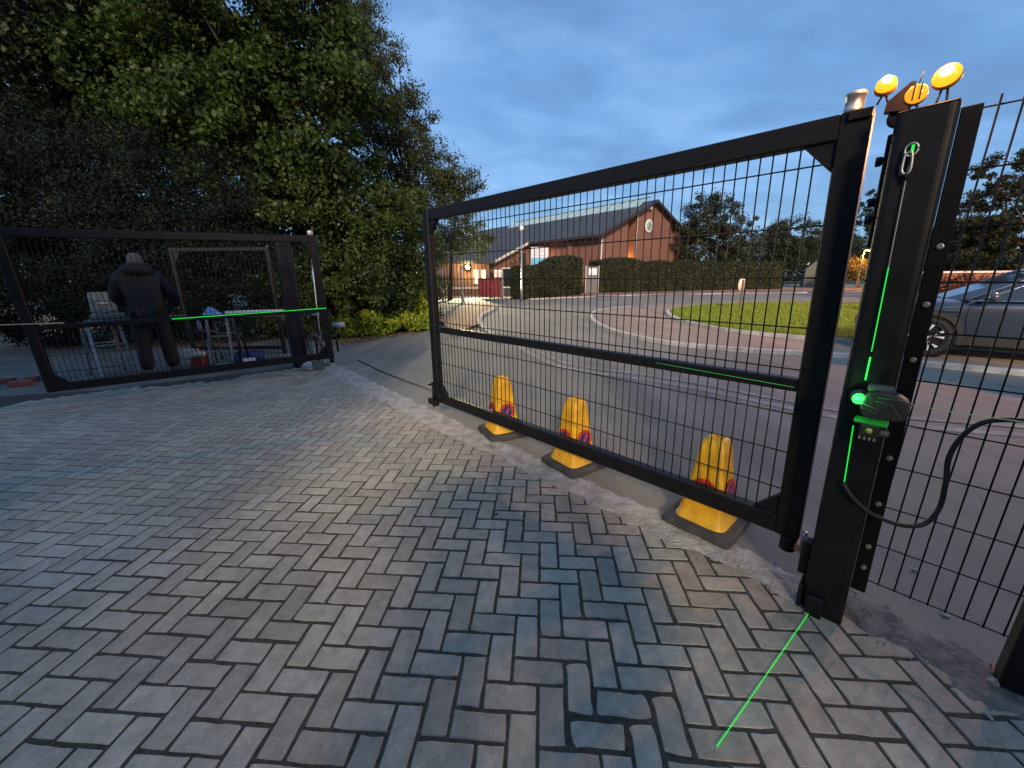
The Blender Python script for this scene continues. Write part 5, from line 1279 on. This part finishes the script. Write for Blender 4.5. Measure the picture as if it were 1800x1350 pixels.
# right trestle, plank and white trunking
p2=G(385,640); zt2=hgt(375,557,p2.x,p2.y)
ladder_trestle('silver step platform right of the workman with a blue cloth',p2+Vector((0,.25,0)),rad(20),.36,zt2-.035,.14,.36)
cl_=MB(); V_=[(-.14,-.1,0),(.16,-.1,0),(.14,.12,0),(-.12,.1,0),(-.04,0,.17),(.03,.02,.14)]
cl_.add(V_,[(0,1,5,4),(1,2,5),(2,3,4,5),(3,0,4)]); o=cl_.build('cloth',mat('cloth_blue',(.25,.35,.6),.8,0,.2,20)); o.location=p2+Vector((-.12,.25,zt2+.003)); tag(o,'peaked light blue cloth on the right step platform','cloth')
bo=MB(); bo.lathe([(.028,0),(.03,.01),(.03,.15),(.012,.19),(.012,.24),(.0,.24)],(0,0,0),'z',12); o=bo.build('bottle',mat('bottle_clear',(.35,.4,.45),.2)); o.location=p2+Vector((-.3,.12,zt2-.25)); 
bst=thing('tool_stool','small dark stand carrying the bottle','stand',p2+Vector((-.3,.12,0)))
mb=MB(); mb.box(-.12,.12,-.12,.12,zt2-.29,zt2-.251,.005); mb.build('seat',FASC,bst)
for sx in (-1,1):
    for sy in (-1,1): mb=MB(); mb.tube([(sx*.1,sy*.1,0),(sx*.09,sy*.09,zt2-.29)],.012,5); mb.build('leg',FASC,bst)
tag(o,'clear bottle standing beside the blue cloth','bottle')
w0=at(398,552,6.9); w1=at(562,545,7.2); zz=(w0.z+w1.z)/2; dirw=(w1-w0); dirw.z=0; Lw=dirw.length; rw=math.atan2(dirw.y,dirw.x)
pk=thing('plank_bench','long grey plank on legs carrying white trunking','bench',(w0.x,w0.y,0),rw)
mb=MB(); mb.box(-.05,Lw,-.1,.1,zz-.075,zz-.04,.004); mb.build('plank',ALUD,pk)
for x in (.15,Lw-.1):
    for sy in (-1,1):
        mb=MB(); mb.tube([(x,sy*.16,0),(x,sy*.06,zz-.075)],.018,5); mb.build('leg',STEEL,pk)
mb=MB(); mb.box(0,Lw*.62,-.05,.05,-.039,.04,.004); o=mb.build('trunking',mat('trunking_white',(.82,.85,.9),.45)); o.location=(w0.x,w0.y,zz); o.rotation_euler=(0,0,rw); tag(o,'long white plastic trunking lying on the plank','trunking')
mb=MB(); mb.box(0,Lw*.3,-.035,.035,-.039,.02,.004); o=mb.build('steel_bar',ALUD); o.location=Vector((w0.x,w0.y,zz))+dirw.normalized()*Lw*.64; o.rotation_euler=(0,0,rw); tag(o,'grey steel bar at the end of the white trunking','bar')
# pennant on thin pole, coiled cable on the post
f0=at(557,543,6.75); f1=at(548,455,6.75)
pn=thing('pennant','thin white pole with a small teal pennant near the gate hinge','flag',(f0.x,f0.y,0))
mb=MB(); mb.tube([(0,0,0),(0,0,f0.z),(f1.x-f0.x,0,f1.z)],.009,6); mb.build('pole',WHT,pn)
mb=MB(); dx=f1.x-f0.x; mb.add([(dx,0,f1.z),(dx*.5,0,f0.z+(f1.z-f0.z)*.5),(dx-.06,.02,f0.z+(f1.z-f0.z)*.62),(dx,.006,f1.z),(dx*.5,.006,f0.z+(f1.z-f0.z)*.5),(dx-.06,.026,f0.z+(f1.z-f0.z)*.62)],[(0,1,2),(5,4,3),(0,1,4,3),(1,2,5,4),(2,0,3,5)]); mb.build('flag',mat('flag_teal',(.05,.25,.22),.7),pn)
mb=MB(); mb.lathe([(.09,0),(.1,.02),(.03,.04)],(0,0,0),'z',12); mb.build('foot',RUBBER,pn)
cc=at(553,608,6.62); pts=[]
for i in range(90):
    a=2*math.pi*i/22; rr=.16+.02*math.sin(i*.7); pts.append(Vector((cc.x+rr*math.cos(a)*.75,cc.y+.012*math.sin(i*1.3)+i*.0006,cc.z+rr*math.sin(a)*1.2)))
mb=MB(); mb.tube(pts,.011,6); tag(mb.build('cable_coil',mat('cable_grey',(.09,.095,.09),.5)),'coil of grey cable hanging by the hinge of the open leaf','cable coil')
# ground clutter
def rock(name,label,cat,p,s,m,seed,sc=(1,1,.6)):
    r_=random.Random(seed); bm_=bmesh.new(); [bm_.verts.new(Vector([r_.gauss(0,1) for _ in range(3)]).normalized()*s*r_.uniform(.85,1.1)) for _ in range(26)]; bmesh.ops.convex_hull(bm_,input=bm_.verts); 
    for v in bm_.verts: v.co=Vector((v.co.x*sc[0],v.co.y*sc[1],v.co.z*sc[2]))
    zm=min(v.co.z for v in bm_.verts); bm_.verts.index_update(); mb=MB(); mb.add([v.co-Vector((0,0,zm)) for v in bm_.verts],[[v.index for v in f.verts] for f in bm_.faces],False); bm_.free()
    o=mb.build(name,m); o.location=p; return tag(o,label,cat)
rock('rock','pale rock lying under the hinge end of the open leaf','rock',G(545,650),.125,mat('rock_pale',(.42,.41,.38),.9,0,.2,12,.4,40),3,(1.25,.9,.62))
tb=thing('tool_bag','blue tool bag with pale patch on the ground','bag',G(440,636),rad(30))
BAG=mat('bag_blue',(.03,.045,.13),.8,0,.3,15); mb=MB(); loft(mb,[[(x*.22,y*.13,0) for x,y in ((-1,-1),(1,-1),(1,1),(-1,1))],[(x*.24,y*.14,.1) for x,y in ((-1,-1),(1,-1),(1,1),(-1,1))],[(x*.2,y*.08,.2) for x,y in ((-1,-1),(1,-1),(1,1),(-1,1))]]); mb.build('body',BAG,tb)
mb=MB(); mb.tube(catmull([Vector(q) for q in ((-.12,0,.19),(-.08,0,.27),(.08,0,.28),(.12,0,.19))],5),.014,6); mb.build('handle',RUBBER,tb)
mb=MB(); mb.box(-.1,.1,-.146,-.139,.03,.1); mb.build('patch',WHT,tb)
rb=thing('fuel_can','red can with cream lid beside the workman','can',G(352,643),rad(20))
mb=MB(); mb.box(-.1,.1,-.09,.09,0,.17,.02); mb.build('body',mat('can_red',(.22,.03,.025),.5),rb)
mb=MB(); mb.box(-.07,.13,-.1,.08,.171,.26,.03); mb.build('lid',mat('can_cream',(.55,.48,.33),.5),rb)
sh=MB(); r_=random.Random(2); n=9; V_=[(x*.05-.2,y*.035-.14,.006+.03*r_.random()) for y in range(n) for x in range(n)]; sh.add(V_,[(y*n+x,y*n+x+1,y*n+n+x+1,y*n+n+x) for y in range(n-1) for x in range(n-1)],True)
o=sh.build('plastic_sheet',mat('sheet_pale',(.35,.4,.5),.3)); o.location=G(402,642); o.rotation_euler=(0,0,.3); tag(o,'crumpled pale blue plastic sheet on the ground','plastic sheet')
bx_=thing('cardboard_box','small pale box on the ground behind the workman','box',G(336,628),rad(10)); mb=MB(); mb.box(-.12,.12,-.09,.09,0,.16,.004); mb.build('carton',mat('card_pale',(.4,.4,.38),.7),bx_); mb=MB(); mb.box(-.123,.123,-.02,.02,.161,.164); mb.build('tape',mat('tape',(.5,.45,.35),.4),bx_)
RB=mat('brick_loose',(.22,.07,.055),.85,0,.3,20,.4,60)
for i,(px,py,a,lb) in enumerate(((8,674,.5,'red brick at the left edge of the picture'),(38,678,.62,'red brick beside the free end of the open gate'),(60,670,.3,'broken red brick half hidden by the gate stile'))):
    mb=MB(); mb.box(-.12 if i<2 else -.07,.12 if i<2 else .06,-.055,.055,0,.075,.006); o=mb.build('brick',RB); o.location=G(px,py,.003); o.rotation_euler=(0,0,a); tag(o,lb,'brick','loose red bricks')
pp=thing('drain_pipe','grey pipe end poking out beside the open gate hinge','pipe',at(597,571,8.2),rad(10))
mb=MB(); mb.lathe([(.055,-.14),(.055,.1),(.045,.1),(.045,-.13)],(0,0,0),'x',16); mb.build('barrel',mat('pipe_grey',(.3,.31,.36),.5),pp); mb=MB(); mb.tube([(-.1,0,-.06),(-.1,0,-at(597,571,8.2).z)],.02,6); mb.build('stand',STEEL,pp)
# free standing steel frame behind
fa,fb=at(297,436,8.0),at(472,433,8.0); fr=thing('side_gate','narrow open steel gate frame standing behind the workman','gate',(fa.x,fa.y,0),math.atan2(fb.y-fa.y,fb.x-fa.x)); Lf=(fb-fa).length; hf=fa.z
BRN=mat('frame_brown',(.006,.006,.006),.5,0,.3,20)
for x in (0,Lf-.06): mb=MB(); mb.box(x,x+.06,-.03,.03,.0,hf); mb.build('upright',BRN,fr)
for z in (.1,hf-.06): mb=MB(); mb.box(.061,Lf-.061,-.028,.028,z,z+.06); mb.build('rail',BRN,fr)
mb=MB(); mb.prism_xz([(.06,hf-.06),(.06,hf-.3),(.2,hf-.06)][::-1],-.01,.01); mb.build('gusset',BRN,fr)
mb=MB(); mb.lathe([(.02,0),(.02,.03)],(Lf-.03,-.0,hf),'z',10); mb.build('bolt',GALV,fr)
